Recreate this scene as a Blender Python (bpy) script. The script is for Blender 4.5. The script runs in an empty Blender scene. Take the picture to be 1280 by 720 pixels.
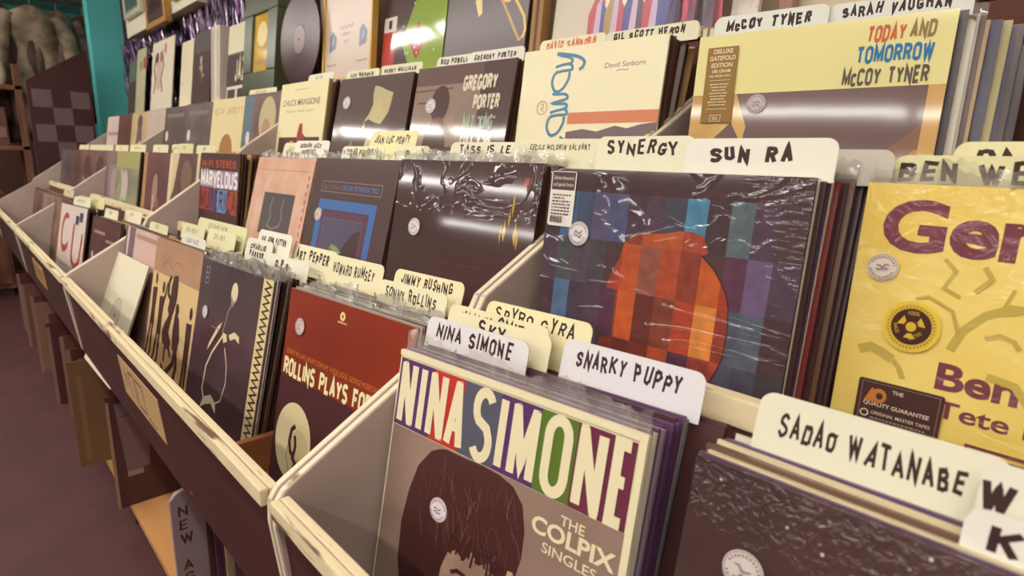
import bpy, bmesh, math, random
from mathutils import Vector, Matrix
random.seed(7)
C = bpy.context.scene.collection
ZR = 0.80                      # height of the front rail above the floor; rack coordinates are relative to the rail top
# ------------------------------------------------------------------ camera, exposure, light
cam = bpy.data.objects.new('camera', bpy.data.cameras.new('camera')); C.objects.link(cam)
R_ = Vector((0.69102688, 0.72243315, 0.02392065)); U_ = Vector((-0.1722271, 0.13241948, 0.97611624)); F_ = Vector((-0.70201117, 0.67864234, -0.21592798))
cam.matrix_world = Matrix(((R_.x, U_.x, -F_.x, 0.57036), (R_.y, U_.y, -F_.y, -0.20725), (R_.z, U_.z, -F_.z, 0.34654 + ZR), (0, 0, 0, 1)))
cam.data.sensor_width = 36; cam.data.lens = 0.73201 * 1000 / 1280 * 36
cam.data.clip_start = 0.01
cam.data.dof.use_dof = True; cam.data.dof.focus_distance = 0.82; cam.data.dof.aperture_fstop = 6.3
sc = bpy.context.scene; sc.camera = cam
sc.view_settings.view_transform = 'Standard'; sc.view_settings.look = 'None'
sc.view_settings.gamma = 1; sc.view_settings.use_curve_mapping = False
sc.view_settings.exposure = -0.24
TUBE = 36.0
wd = bpy.data.worlds.new('world'); sc.world = wd; wd.use_nodes = True
wd.node_tree.nodes['Background'].inputs[0].default_value = (0.9, 0.6, 0.5, 1); wd.node_tree.nodes['Background'].inputs[1].default_value = 0.1

# ------------------------------------------------------------------ materials
def lin(c):
    return tuple((v / 255 / 12.92 if v / 255 <= .04045 else ((v / 255 + .055) / 1.055) ** 2.4) for v in c)
GAIN = 1.12
MATS = {}
def bump_nodes(nt, kind):
    N, L = nt.nodes, nt.links
    tc = N.new('ShaderNodeTexCoord'); no = N.new('ShaderNodeTexNoise'); bp = N.new('ShaderNodeBump')
    L.new(tc.outputs['Object'], no.inputs['Vector'])
    sc_, det, dis, st, di = {'wrap': (3.2, 2, .6, .25, .004), 'crumple': (24, 4, 2.2, .85, .006), 'shrink': (6, 2, 1.4, .35, .0022), 'shrinktop': (9, 2, 1.5, .9, .0022), 'starry': (130, 2, .8, 1.0, .0042)}[kind]
    no.inputs['Scale'].default_value = sc_; no.inputs['Detail'].default_value = det; no.inputs['Distortion'].default_value = dis
    bp.inputs['Strength'].default_value = st; bp.inputs['Distance'].default_value = di
    L.new(no.outputs['Fac'], bp.inputs['Height'])
    if kind in ('shrink', 'shrinktop'):                  # thin creases: ridges where the noise crosses its middle value
        cr = N.new('ShaderNodeValToRGB'); el = cr.color_ramp.elements; el[0].position = .455; el[0].color = (0, 0, 0, 1); el[1].position = .545; el[1].color = (0, 0, 0, 1); e2 = el.new(.5); e2.color = (1, 1, 1, 1)
        L.new(no.outputs['Fac'], cr.inputs['Fac']); L.new(cr.outputs['Color'], bp.inputs['Height'])
        mp0 = N.new('ShaderNodeMapping'); mp0.inputs['Scale'].default_value = (.8, 1, 2.2) if kind == 'shrink' else (1, 1, 1.5); L.new(tc.outputs['Object'], mp0.inputs['Vector']); L.new(mp0.outputs['Vector'], no.inputs['Vector'])
    if kind in ('shrink', 'shrinktop', 'starry'):        # film puckers where it is gathered: along the open edge or the top
        sx = N.new('ShaderNodeSeparateXYZ'); L.new(tc.outputs['Object'], sx.inputs[0])
        def ramp(sock, a, b, lo, hi):
            mr = N.new('ShaderNodeMapRange'); mr.interpolation_type = 'SMOOTHSTEP'; mr.inputs['From Min'].default_value = a; mr.inputs['From Max'].default_value = b; mr.inputs['To Min'].default_value = lo; mr.inputs['To Max'].default_value = hi
            L.new(sock, mr.inputs['Value']); return mr.outputs['Result']
        if kind == 'shrinktop': L.new(ramp(sx.outputs['Z'], .225, .27, .0, .9), bp.inputs['Strength'])
        elif kind == 'starry': L.new(ramp(sx.outputs['Z'], .235, .31, .08, 1.0), bp.inputs['Strength'])
        else:
            mp = N.new('ShaderNodeMapping'); mp.inputs['Scale'].default_value = (16, 1, 95); n2 = N.new('ShaderNodeTexNoise'); n2.inputs['Scale'].default_value = 1.6; n2.inputs['Detail'].default_value = 2
            L.new(tc.outputs['Object'], mp.inputs['Vector']); L.new(mp.outputs['Vector'], n2.inputs['Vector'])
            b2 = N.new('ShaderNodeBump'); b2.inputs['Distance'].default_value = .002
            L.new(n2.outputs['Fac'], b2.inputs['Height']); L.new(ramp(sx.outputs['X'], .24, .305, 0, .5), b2.inputs['Strength']); L.new(bp.outputs['Normal'], b2.inputs['Normal']); return b2
    return bp
WRAPS = ('wrap', 'crumple', 'shrink', 'shrinktop', 'starry')
def mat(c, fin='card', gain=None):
    key = (tuple(c), fin)
    if key in MATS: return MATS[key]
    m = bpy.data.materials.new('%s_%d_%d_%d' % ((fin,) + tuple(c))); m.use_nodes = True
    b = m.node_tree.nodes['Principled BSDF']
    l = [min(.88, v * GAIN) for v in lin(c)]
    b.inputs['Base Color'].default_value = (*l, 1)
    nt = m.node_tree
    if fin == 'card': b.inputs['Roughness'].default_value = .55; b.inputs['Specular IOR Level'].default_value = .3
    if fin == 'matte': b.inputs['Roughness'].default_value = .85; b.inputs['Specular IOR Level'].default_value = .15
    if fin == 'gloss': b.inputs['Roughness'].default_value = .28; b.inputs['Specular IOR Level'].default_value = .5
    if fin in WRAPS:
        b.inputs['Roughness'].default_value = .5; b.inputs['Specular IOR Level'].default_value = .2
        b.inputs['Coat Weight'].default_value = 1.0; b.inputs['Coat Roughness'].default_value = .07
        nt.links.new(bump_nodes(nt, fin).outputs['Normal'], b.inputs['Coat Normal'])
    if fin == 'metal': b.inputs['Metallic'].default_value = 1; b.inputs['Roughness'].default_value = .3
    MATS[key] = m
    return m
def noisemat(name, c1, c2, scale, fin='card', lo=.4, hi=.6, stretch=(1, 1, 1), bump=0, detail=4):
    if name in MATS: return MATS[name]
    m = bpy.data.materials.new(name); m.use_nodes = True; nt = m.node_tree; N, L = nt.nodes, nt.links
    b = N['Principled BSDF']; tc = N.new('ShaderNodeTexCoord'); mp = N.new('ShaderNodeMapping'); no = N.new('ShaderNodeTexNoise'); cr = N.new('ShaderNodeValToRGB')
    mp.inputs['Scale'].default_value = stretch; no.inputs['Scale'].default_value = scale; no.inputs['Detail'].default_value = detail
    L.new(tc.outputs['Object'], mp.inputs['Vector']); L.new(mp.outputs['Vector'], no.inputs['Vector']); L.new(no.outputs['Fac'], cr.inputs['Fac'])
    cr.color_ramp.elements[0].position = lo; cr.color_ramp.elements[1].position = hi
    cr.color_ramp.elements[0].color = (*[min(.9, v * GAIN) for v in lin(c1)], 1); cr.color_ramp.elements[1].color = (*[min(.9, v * GAIN) for v in lin(c2)], 1)
    L.new(cr.outputs['Color'], b.inputs['Base Color'])
    b.inputs['Roughness'].default_value = .6; b.inputs['Specular IOR Level'].default_value = .25
    if fin in WRAPS:
        b.inputs['Coat Weight'].default_value = 1.0; b.inputs['Coat Roughness'].default_value = .07
        L.new(bump_nodes(nt, fin).outputs['Normal'], b.inputs['Coat Normal'])
    if fin == 'gloss': b.inputs['Roughness'].default_value = .25
    if bump:
        bn = N.new('ShaderNodeBump'); bn.inputs['Strength'].default_value = bump; bn.inputs['Distance'].default_value = .003
        L.new(no.outputs['Fac'], bn.inputs['Height']); L.new(bn.outputs['Normal'], b.inputs['Normal'])
    MATS[name] = m
    return m
def emit(name, c, s):
    m = bpy.data.materials.new(name); m.use_nodes = True; b = m.node_tree.nodes['Principled BSDF']
    b.inputs['Base Color'].default_value = (.8, .8, .8, 1); b.inputs['Emission Color'].default_value = (*c, 1); b.inputs['Emission Strength'].default_value = s
    return m
def clear_plastic():
    m = bpy.data.materials.new('clear_plastic'); m.use_nodes = True; nt = m.node_tree; N, L = nt.nodes, nt.links
    out = N['Material Output']; N.remove(N['Principled BSDF'])
    tr = N.new('ShaderNodeBsdfTransparent'); gl = N.new('ShaderNodeBsdfGlossy'); df = N.new('ShaderNodeBsdfDiffuse'); m1 = N.new('ShaderNodeMixShader'); m2 = N.new('ShaderNodeMixShader')
    gl.inputs['Roughness'].default_value = .2; df.inputs['Color'].default_value = (.86, .81, .72, 1); tr.inputs['Color'].default_value = (.95, .94, .92, 1)
    fr = N.new('ShaderNodeFresnel'); fr.inputs['IOR'].default_value = 2.0
    m1.inputs[0].default_value = .20; L.new(tr.outputs[0], m1.inputs[1]); L.new(df.outputs[0], m1.inputs[2])
    L.new(fr.outputs[0], m2.inputs[0]); L.new(m1.outputs[0], m2.inputs[1]); L.new(gl.outputs[0], m2.inputs[2])
    L.new(m2.outputs[0], out.inputs[0])
    return m
CLEAR = clear_plastic()
INK = (52, 26, 24); CREAM = (214, 203, 168); WHITE = (216, 209, 192); DARK = (70, 40, 38)

# ------------------------------------------------------------------ mesh helpers
class MB:
    def __init__(s): s.v = []; s.f = []; s.mi = []; s.ms = []
    def m(s, ma):
        if ma not in s.ms: s.ms.append(ma)
        return s.ms.index(ma)
    def poly(s, pts, ma):
        i = len(s.v); s.v += [tuple(p) for p in pts]; s.f.append(tuple(range(i, i + len(pts)))); s.mi.append(s.m(ma))
    def box(s, a, b, ma, top=None, xf=None):
        x0, y0, z0 = a; x1, y1, z1 = b
        P = [Vector(p) for p in ((x0, y0, z0), (x1, y0, z0), (x1, y1, z0), (x0, y1, z0), (x0, y0, z1), (x1, y0, z1), (x1, y1, z1), (x0, y1, z1))]
        if xf: P = [xf @ p for p in P]
        i = len(s.v); s.v += [tuple(p) for p in P]
        for k, f in enumerate(((0, 3, 2, 1), (4, 5, 6, 7), (0, 1, 5, 4), (1, 2, 6, 5), (2, 3, 7, 6), (3, 0, 4, 7))):
            s.f.append(tuple(i + q for q in f)); s.mi.append(s.m(top if (top and k == 1) else ma))
    def prism(s, prof, axis, a, b, ma, edge=None):
        """extrude a 2D outline along an axis (0: outline is (y,z); 1: (x,z); 2: (x,y))"""
        def pt(p, t):
            return (t, p[0], p[1]) if axis == 0 else ((p[0], t, p[1]) if axis == 1 else (p[0], p[1], t))
        n = len(prof); i = len(s.v)
        s.v += [pt(p, a) for p in prof] + [pt(p, b) for p in prof]
        s.f.append(tuple(range(i + n - 1, i - 1, -1))); s.mi.append(s.m(ma)); s.f.append(tuple(range(i + n, i + 2 * n))); s.mi.append(s.m(ma))
        for k in range(n):
            j = (k + 1) % n
            s.f.append((i + k, i + j, i + n + j, i + n + k)); s.mi.append(s.m(edge or ma))
    def tube(s, pts, r, ma, n=8):
        pts = [Vector(p) for p in pts]; rings = []
        for k, p in enumerate(pts):
            d = (pts[min(k + 1, len(pts) - 1)] - pts[max(k - 1, 0)]).normalized()
            a = d.orthogonal().normalized(); b = d.cross(a); rr = r[k] if isinstance(r, (list, tuple)) else r
            i = len(s.v); s.v += [tuple(p + (a * math.cos(t * 2 * math.pi / n) + b * math.sin(t * 2 * math.pi / n)) * rr) for t in range(n)]; rings.append(i)
        for i, j in zip(rings, rings[1:]):
            for t in range(n):
                s.f.append((i + t, i + (t + 1) % n, j + (t + 1) % n, j + t)); s.mi.append(s.m(ma))
        for i in (rings[0], rings[-1]): s.f.append(tuple(range(i, i + n))); s.mi.append(s.m(ma))
    def mesh(s, name, bevel=0):
        me = bpy.data.meshes.new(name); me.from_pydata(s.v, [], s.f)
        for ma in s.ms: me.materials.append(ma)
        me.polygons.foreach_set('material_index', s.mi)
        bm = bmesh.new(); bm.from_mesh(me); bmesh.ops.recalc_face_normals(bm, faces=bm.faces)
        if bevel:
            es = [e for e in bm.edges if len(e.link_faces) == 2 and e.calc_face_angle(0) > .5]
            bmesh.ops.bevel(bm, geom=es, offset=bevel, segments=2, affect='EDGES', profile=.5)
        bm.to_mesh(me); bm.free(); me.update()
        return me
    def build(s, name, parent=None, bevel=0, raw=False):
        if raw:
            me = bpy.data.meshes.new(name); me.from_pydata(s.v, [], s.f)
            for ma in s.ms: me.materials.append(ma)
            me.polygons.foreach_set('material_index', s.mi)
        else: me = s.mesh(name, bevel)
        o = bpy.data.objects.new(name, me); C.objects.link(o); o.parent = parent
        return o
def tag(o, label, cat, group=None, kind=None):
    o['label'] = label; o['category'] = cat
    if group: o['group'] = group
    if kind: o['kind'] = kind
    return o
def empty(name, loc=(0, 0, 0), rz=0):
    o = bpy.data.objects.new(name, None); C.objects.link(o); o.location = loc; o.rotation_euler = (0, 0, rz); o.empty_display_size = .05
    return o
def struct(mb, name):
    o = mb.build(name); o['kind'] = 'structure'; return o

# ------------------------------------------------------------------ lettering
def arc(cx, cy, rx, ry, a0, a1, n=6):
    return [(cx + rx * math.cos(math.radians(a0 + (a1 - a0) * k / n)), cy + ry * math.sin(math.radians(a0 + (a1 - a0) * k / n))) for k in range(n + 1)]
w = .5
_O = arc(.25, .77, .25, .23, 90, 180) + arc(.25, .23, .25, .23, 180, 360, 10) + arc(.25, .77, .25, .23, 0, 90)
G = {
 'A': (.52, [[(0, 0), (.26, 1), (.52, 0)], [(.09, .3), (.43, .3)]]),
 'B': (.5, [[(0, 0), (0, 1), (.27, 1)] + arc(.27, .77, .2, .23, 90, -90) + [(0, .54)], [(.25, .54)] + arc(.27, .27, .23, .27, 90, -90) + [(0, 0)]]),
 'C': (.5, [arc(.25, .77, .25, .23, 10, 180, 9) + arc(.25, .23, .25, .23, 180, 350, 9)]),
 'D': (.5, [[(0, 0), (0, 1), (.24, 1)] + arc(.24, .75, .26, .25, 90, 0) + arc(.24, .25, .26, .25, 0, -90) + [(0, 0)]]),
 'E': (.42, [[(.42, 1), (0, 1), (0, 0), (.42, 0)], [(0, .52), (.36, .52)]]),
 'F': (.42, [[(.42, 1), (0, 1), (0, 0)], [(0, .52), (.36, .52)]]),
 'G': (.5, [[(.47, .84)] + arc(.25, .77, .25, .23, 45, 180, 8) + arc(.25, .23, .25, .23, 180, 360, 10) + [(.5, .42), (.3, .42)]]),
 'H': (.5, [[(0, 0), (0, 1)], [(.5, 0), (.5, 1)], [(0, .52), (.5, .52)]]),
 'I': (.0, [[(0, 0), (0, 1)]]),
 'J': (.36, [[(.36, 1), (.36, .22)] + arc(.18, .22, .18, .22, 0, -180, 8)]),
 'K': (.5, [[(0, 0), (0, 1)], [(.48, 1), (.02, .42)], [(.16, .58), (.5, 0)]]),
 'L': (.4, [[(0, 1), (0, 0), (.4, 0)]]),
 'M': (.64, [[(0, 0), (0, 1), (.32, .2), (.64, 1), (.64, 0)]]),
 'N': (.5, [[(0, 0), (0, 1), (.5, 0), (.5, 1)]]),
 'O': (.5, [_O]),
 'P': (.5, [[(0, 0), (0, 1), (.26, 1)] + arc(.26, .74, .24, .26, 90, -90) + [(0, .48)]]),
 'Q': (.5, [_O, [(.3, .25), (.52, -.05)]]),
 'R': (.5, [[(0, 0), (0, 1), (.26, 1)] + arc(.26, .75, .23, .25, 90, -90) + [(0, .5)], [(.26, .5), (.5, 0)]]),
 'S': (.5, [arc(.25, .77, .24, .23, 28, 180, 8) + arc(.25, .75, .24, .24, 180, 235, 3) + [(.38, .47)] + arc(.25, .24, .24, .24, 45, 0, 3) + arc(.25, .23, .24, .23, 0, -152, 8)]),
 'T': (.5, [[(0, 1), (.5, 1)], [(.25, 1), (.25, 0)]]),
 'U': (.5, [[(0, 1)] + arc(.25, .24, .25, .24, 180, 360, 10) + [(.5, 1)]]),
 'V': (.5, [[(0, 1), (.25, 0), (.5, 1)]]),
 'W': (.72, [[(0, 1), (.18, 0), (.36, .85), (.54, 0), (.72, 1)]]),
 'X': (.5, [[(0, 1), (.5, 0)], [(0, 0), (.5, 1)]]),
 'Y': (.5, [[(0, 1), (.25, .48), (.5, 1)], [(.25, .48), (.25, 0)]]),
 'Z': (.48, [[(0, 1), (.48, 1), (0, 0), (.48, 0)]]),
 ' ': (.28, []), '.': (.0, [[(0, 0), (0, .05)]]), "'": (.0, [[(0, 1), (0, .8)]]), '"': (.14, [[(0, 1), (0, .78)], [(.14, 1), (.14, .78)]]),
 '-': (.3, [[(0, .5), (.3, .5)]]), '&': (.5, [[(.5, 0), (.08, .7)] + arc(.24, .8, .16, .18, 200, -20, 8) + [(.04, .34)] + arc(.2, .2, .19, .2, 150, 330, 8) + [(.5, .4)]]),
 ',': (.0, [[(.02, .04), (-.03, -.14)]]), '8': (.44, [arc(.22, .74, .19, .25, -90, 270, 14), arc(.22, .26, .22, .26, 90, 450, 14)]),
 '0': (.5, [_O]), '1': (.1, [[(0, .85), (.1, 1), (.1, 0)]]), '%': (.5, [[(0, 0), (.5, 1)], arc(.1, .85, .1, .13, 0, 360, 8), arc(.4, .15, .1, .13, 0, 360, 8)]),
}
def ribbon(pl, t, flat):
    """quads following a polyline with mitred corners"""
    pts = [Vector(p) for p in pl]; n = len(pts); out = []
    closed = n > 3 and (pts[0] - pts[-1]).length < 1e-5
    if not closed and not flat:
        pts[0] += (pts[0] - pts[1]).normalized() * t * .4; pts[-1] += (pts[-1] - pts[-2]).normalized() * t * .4
    h = t / 2; nr = []
    for k in range(n - 1):
        d = pts[k + 1] - pts[k]; d = d.normalized() if d.length > 1e-9 else Vector((1, 0)); nn = Vector((-d.y, d.x)); nr.append((d, nn))
        out.append([pts[k] + nn * h, pts[k] - nn * h, pts[k + 1] - nn * h, pts[k + 1] + nn * h])
    for k in range(0 if closed else 1, n - 1):
        (d1, n1), (d2, n2) = nr[k - 1], nr[k]; c = d1.x * d2.y - d1.y * d2.x
        if abs(c) < 1e-4 and d1.dot(d2) > 0: continue
        s = -1 if c > 0 else 1; a = n1 * s; b = n2 * s; m = a + b
        if m.length < .3: out.append([pts[k], pts[k] + a * h, pts[k] + b * h + d1 * h * .3]); continue
        m.normalize(); q = min(1 / max(m.dot(a), .3), 3.0)
        out.append([pts[k], pts[k] + a * h, pts[k] + m * h * q, pts[k] + b * h])
    return out
def stroke_text(s, t=.12, gap=.2, jit=0, flat=True, rnd=None, xs=1.0):
    """polygons of a line of capitals, cap height 1, and its length; heights stay at 1 whatever the pen"""
    rnd = rnd or random; x = 0; out = []
    for ch in s:
        small = ch.islower(); wd_, pls = G.get(ch.upper(), G['-']); k = .72 if small else 1
        sc_ = (1 + rnd.uniform(-1, 1) * jit * 1.2, 1 + rnd.uniform(-1, 1) * jit * 1.6); sh = rnd.uniform(-1, 1) * jit * 1.5; dy = rnd.uniform(-1, 1) * jit * 1.2
        for pl in pls:
            q = []
            for (a, b) in pl:
                b2 = t / 2 + b * (1 - t); a2 = t / 2 + a * xs
                q.append((x + (a2 * sc_[0] + b * sh) * k + rnd.uniform(-1, 1) * jit * .35, b2 * sc_[1] * k + dy + rnd.uniform(-1, 1) * jit * .35))
            out += ribbon(q, t, flat)
        x += (wd_ * xs * sc_[0] + t) * k + gap
    return out, x - gap
_fc = {}
def font_polys(s, bold=0.0):
    if (s, bold) in _fc: return _fc[(s, bold)]
    cu = bpy.data.curves.new('lettering', 'FONT'); cu.body = s; cu.offset = bold; cu.resolution_u = 4
    ob = bpy.data.objects.new('lettering', cu); C.objects.link(ob); dg = bpy.context.evaluated_depsgraph_get()
    me = bpy.data.meshes.new_from_object(ob.evaluated_get(dg))
    polys = [[(me.vertices[i].co.x, me.vertices[i].co.y) for i in p.vertices] for p in me.polygons]
    bpy.data.objects.remove(ob); bpy.data.curves.remove(cu); bpy.data.meshes.remove(me)
    _fc[(s, bold)] = polys
    return polys

def clip(poly, x0, y0, x1, y1):
    def side(pts, ins, cut):
        o = []
        for a, b in zip(pts, pts[1:] + pts[:1]):
            if ins(a):
                o.append(a)
                if not ins(b): o.append(cut(a, b))
            elif ins(b): o.append(cut(a, b))
        return o
    cx = lambda v: (lambda a, b: (v, a[1] + (b[1] - a[1]) * (v - a[0]) / (b[0] - a[0])))
    cy = lambda v: (lambda a, b: (a[0] + (b[0] - a[0]) * (v - a[1]) / (b[1] - a[1]), v))
    p = list(poly)
    for ins, cut in ((lambda q: q[0] >= x0, cx(x0)), (lambda q: q[0] <= x1, cx(x1)), (lambda q: q[1] >= y0, cy(y0)), (lambda q: q[1] <= y1, cy(y1))):
        if p: p = side(p, ins, cut)
    return p

class Art:
    """printed artwork on the front (-y) face of a flat thing; u,v run 0..1 over its width"""
    def __init__(s, mb, S, fin='card', y=0.0, z0=0.0): s.mb = mb; s.S = S; s.fin = fin; s.y = y; s.k = 0; s.z0 = z0
    def M(s, c): return c if not isinstance(c, tuple) else mat(c, s.fin)
    def polys(s, ps, c):
        s.k += 1; y0 = s.y - .00007 * min(s.k, 26); ma = s.M(c)
        for ip, p in enumerate(ps):
            y = y0 - (ip % 20) * 3e-6      # neighbouring strokes overlap: keep them from sharing one plane
            ar = sum(a[0] * b[1] - b[0] * a[1] for a, b in zip(p, list(p[1:]) + [p[0]]))
            if abs(ar) < 1e-9: continue
            if ar < 0: p = list(p)[::-1]
            s.mb.poly([(a[0] * s.S, y, a[1] * s.S + s.z0) for a in p], ma)
    def rect(s, u0, v0, u1, v1, c): s.polys([[(u0, v0), (u1, v0), (u1, v1), (u0, v1)]], c)
    def poly(s, pts, c): s.polys([pts], c)
    def ell(s, u, v, ru, rv, c, n=28): s.polys([[(u + ru * math.cos(2 * math.pi * k / n), v + rv * math.sin(2 * math.pi * k / n)) for k in range(n)]], c)
    def ring(s, u, v, r, t, c, n=28): s.polys(ribbon([(u + r * math.cos(2 * math.pi * k / n), v + r * math.sin(2 * math.pi * k / n)) for k in range(n + 1)], t, True), c)
    def line(s, pts, t, c): s.polys(ribbon(pts, t, True), c)
    def frame(s, u0, v0, u1, v1, t, c): s.polys(ribbon([(u0, v0), (u1, v0), (u1, v1), (u0, v1), (u0, v0)], t, True), c)
    def caps(s, txt, u, v, h, c, width=None, t=.17, gap=.16, jit=0, flat=True, seed=None, xs=1.0, shear=0.0):
        ps, L = stroke_text(txt, t, gap, jit, flat, random.Random(seed) if seed is not None else None, xs)
        k = (width / L) if width else h
        s.polys([[(u + p[0] * k + p[1] * h * shear, v + p[1] * h) for p in q] for q in ps], c)
    def font(s, txt, u, v, h, c, width=None, bold=0.0, rot=0, shear=0.0):
        ps = font_polys(txt, bold); mx = max(p[0] for q in ps for p in q); k = (width / mx) if width else h / .72
        hh = h / .72; ca, sa = math.cos(rot), math.sin(rot)
        o = []
        for q in ps:
            r = []
            for p in q:
                a = p[0] * k + p[1] * hh * shear; b = p[1] * hh
                r.append((u + a * ca - b * sa, v + a * sa + b * ca))
            o.append(r)
        s.polys(o, c)

# ------------------------------------------------------------------ the room
WALLW = noisemat('cream_wall', (196, 180, 158), (188, 172, 150), 3)
TEAL = noisemat('teal_wall', (92, 186, 182), (98, 192, 188), 2)
FLOORM = noisemat('floor_maroon', (78, 46, 46), (71, 42, 42), 5)
mb = MB(); mb.box((-7.2, -6.9, -.1), (3.6, 1.2, 0), FLOORM); struct(mb, 'floor')
CEIL = noisemat('ceiling_board', (150, 140, 126), (142, 132, 118), 4)
mb = MB(); mb.box((-7.2, -6.9, 2.46), (3.6, 1.2, 2.56), CEIL); struct(mb, 'ceiling')
mb = MB(); mb.box((-4.99, .955, 0), (3.6, 1.1, 2.46), WALLW); struct(mb, 'wall_back')
mb = MB(); mb.box((-5.13, .732, 0), (-4.99, 1.1, 2.46), TEAL); struct(mb, 'wall_return')
mb = MB(); mb.box((-7.2, -6.9, 0), (-7.1, 1.2, 2.46), TEAL); struct(mb, 'wall_far')
mb = MB(); mb.box((-7.1, 1.1, 0), (-5.13, 1.2, 2.46), TEAL); struct(mb, 'wall_side')
mb = MB(); mb.box((-7.2, -7.0, 0), (3.6, -6.9, 2.46), noisemat('opposite_wall', (112, 92, 80), (100, 82, 72), 3)); struct(mb, 'wall_opposite')
mb = MB(); mb.box((3.6, -6.9, 0), (3.7, 1.2, 2.46), WALLW); struct(mb, 'wall_near')
# fluorescent wrap-around fixtures in rows along the aisle
TUBEM = emit('fluorescent_diffuser', (1.0, .965, .90), TUBE); HOUS = mat((220, 215, 205), 'gloss')
def make_light():
    e = empty('ceiling_light')
    mb = MB(); mb.box((-.62, -.09, -.02), (.62, .09, 0), HOUS); mb.box((-.63, -.09, -.07), (-.62, .09, 0), HOUS); mb.box((.62, -.09, -.07), (.63, .09, 0), HOUS)
    mb.build('housing', e, bevel=.004)
    mb = MB(); pr = [(-.05, -.02)] + [(.05 * math.cos(math.radians(a)), -.02 - .034 * math.sin(math.radians(a)) ** .7) for a in (165, 145, 120, 90, 60, 35, 15)] + [(.05, -.02)]
    mb.prism(pr, 0, -.615, .615, TUBEM); mb.build('diffuser', e)
    return e
L0 = make_light()
def copy_tree(o, parent=None):
    c = o.copy(); C.objects.link(c)
    if parent is not None: c.parent = parent
    for ch in list(o.children): copy_tree(ch, c)
    return c
first = True
ROWS = {'nearest the record bins': -.55, 'over the middle of the aisle': -1.78, 'in the third row from the racks': -3.65, 'in the row farthest from the racks': -5.5}
for rn, yy in ROWS.items():
    for j, xx in enumerate((-4.9, -3.6, -2.3, -1.0, .3, 1.6)):
        o = L0 if first else copy_tree(L0); first = False
        o.location = (xx + (.67 if yy == -3.65 else 0), yy, 2.455)
        tag(o, 'white fluorescent ceiling light %s, %s from the far wall' % (rn, ('first', 'second', 'third', 'fourth', 'fifth', 'sixth')[j]), 'ceiling light', 'fluorescent ceiling lights')

# ------------------------------------------------------------------ record racks
P = 0.35458845
T1F, T2F, T3F = 0.0, 0.290, 0.505
PANEL = noisemat('panel_laminate', (176, 158, 148), (166, 148, 138), 6)
EDGE = noisemat('worn_cream_edge', (128, 92, 60), (206, 192, 160), 30, lo=.31, hi=.37, stretch=(.25, 1, 1), bump=.25, detail=6)
RAIL = noisemat('worn_cream_rail', (104, 78, 58), (206, 188, 152), 38, lo=.34, hi=.40, stretch=(.16, 1.4, 1.4), bump=.4, detail=6)
FASC = noisemat('maroon_board', (70, 36, 34), (64, 32, 31), 8)
PLY = noisemat('plywood', (170, 118, 70), (188, 138, 86), 5, stretch=(.4, 3, 3), lo=.3, hi=.7)
WOODM = noisemat('brown_wood', (128, 78, 48), (150, 96, 58), 7, stretch=(1, .5, 4), lo=.3, hi=.7)
DKBIN = mat((92, 58, 48), 'matte')
def rack():
    e = empty('record_rack', (0, 0, 0)); W4 = 4 * P
    prof = [(.0165, -.212), (-.005, -.036), (-.004, -.010), (.006, .004), (.014, .009), (.264, .147), (.272, .158), (.280, .172), (.488, .286), (.500, .312), (.512, .318), (.80, .470), (.806, .58), (.948, .58), (.948, -.212)]
    prof = [(y, z + ZR) for y, z in prof]
    for a, b in ((.001, .0122), (W4 - .0122, W4 - .001)):
        mb = MB(); mb.prism(prof, 0, a, b, PANEL, EDGE); mb.build('side_panel', e, bevel=.0022)
        mb = MB(); mb.box((a, .09, 0), (b, .46, ZR - .2125), FASC); mb.build('base_side', e)
    x0, x1 = .0129, W4 - .0129
    mb = MB(); mb.box((x0, -.010, ZR - .020), (x1, -.0005, ZR), RAIL); mb.box((x0, .0005, ZR - .020), (x1, .0105, ZR - .0008), RAIL); mb.build('front_rail', e, bevel=.0018)
    for yf, zt in ((T2F, .138), (T3F, .312)):
        mb = MB(); mb.prism([(yf - .006, ZR + zt - .026), (yf - .001, ZR + zt), (yf + .016, ZR + zt), (yf + .011, ZR + zt - .026)], 0, x0, x1, RAIL); 
        o = mb.build('front_rail', e, bevel=.0018)
    mb = MB(); mb.prism([(.001, -.0205), (.011, -.0205), (.030, -.212), (.018, -.212)], 0, x0, x1, FASC)
    for v in range(len(mb.v)): mb.v[v] = (mb.v[v][0], mb.v[v][1], mb.v[v][2] + ZR)
    mb.build('fascia_board', e)
    for (yb, zb, yt, zt) in ((.212, -.196, T2F - .002, .138 - .0265), (.448, .012, T3F - .002, .312 - .0265)):
        mb = MB(); mb.prism([(yb, zb + ZR), (yt, zt + ZR), (yt + .012, zt + ZR), (yb + .012, zb + ZR)], 0, x0, x1, DKBIN); mb.build('riser_board', e)
    for y0, y1, z in ((.033, .211, -.1965), (.258, .447, .0105), (.461, .80, .2055)):
        mb = MB(); mb.box((x0, y0, ZR + z - .012), (x1, y1, ZR + z), PLY); mb.build('bin_floor', e)
    mb = MB(); mb.box((x0, .803, ZR + .2), (x1, .815, ZR + .56), DKBIN); mb.build('bin_back', e)
    mb = MB(); mb.box((x0, .80, ZR + .565), (x1, .948, ZR + .585), RAIL); mb.build('display_ledge', e, bevel=.002)
    mb = MB(); mb.box((x0, .057, ZR - .65), (x1, .45, ZR - .63), PLY); mb.build('lower_shelf', e, bevel=.001)
    mb = MB(); mb.box((x0, .45, ZR - .80), (x1, .462, ZR - .215), FASC); mb.build('back_board', e)
    mb = MB(); mb.box((x0, .10, ZR - .80), (x1, .115, ZR - .652), FASC); mb.build('kick_board', e)
    return e
rk = rack()
JX = .006
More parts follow.
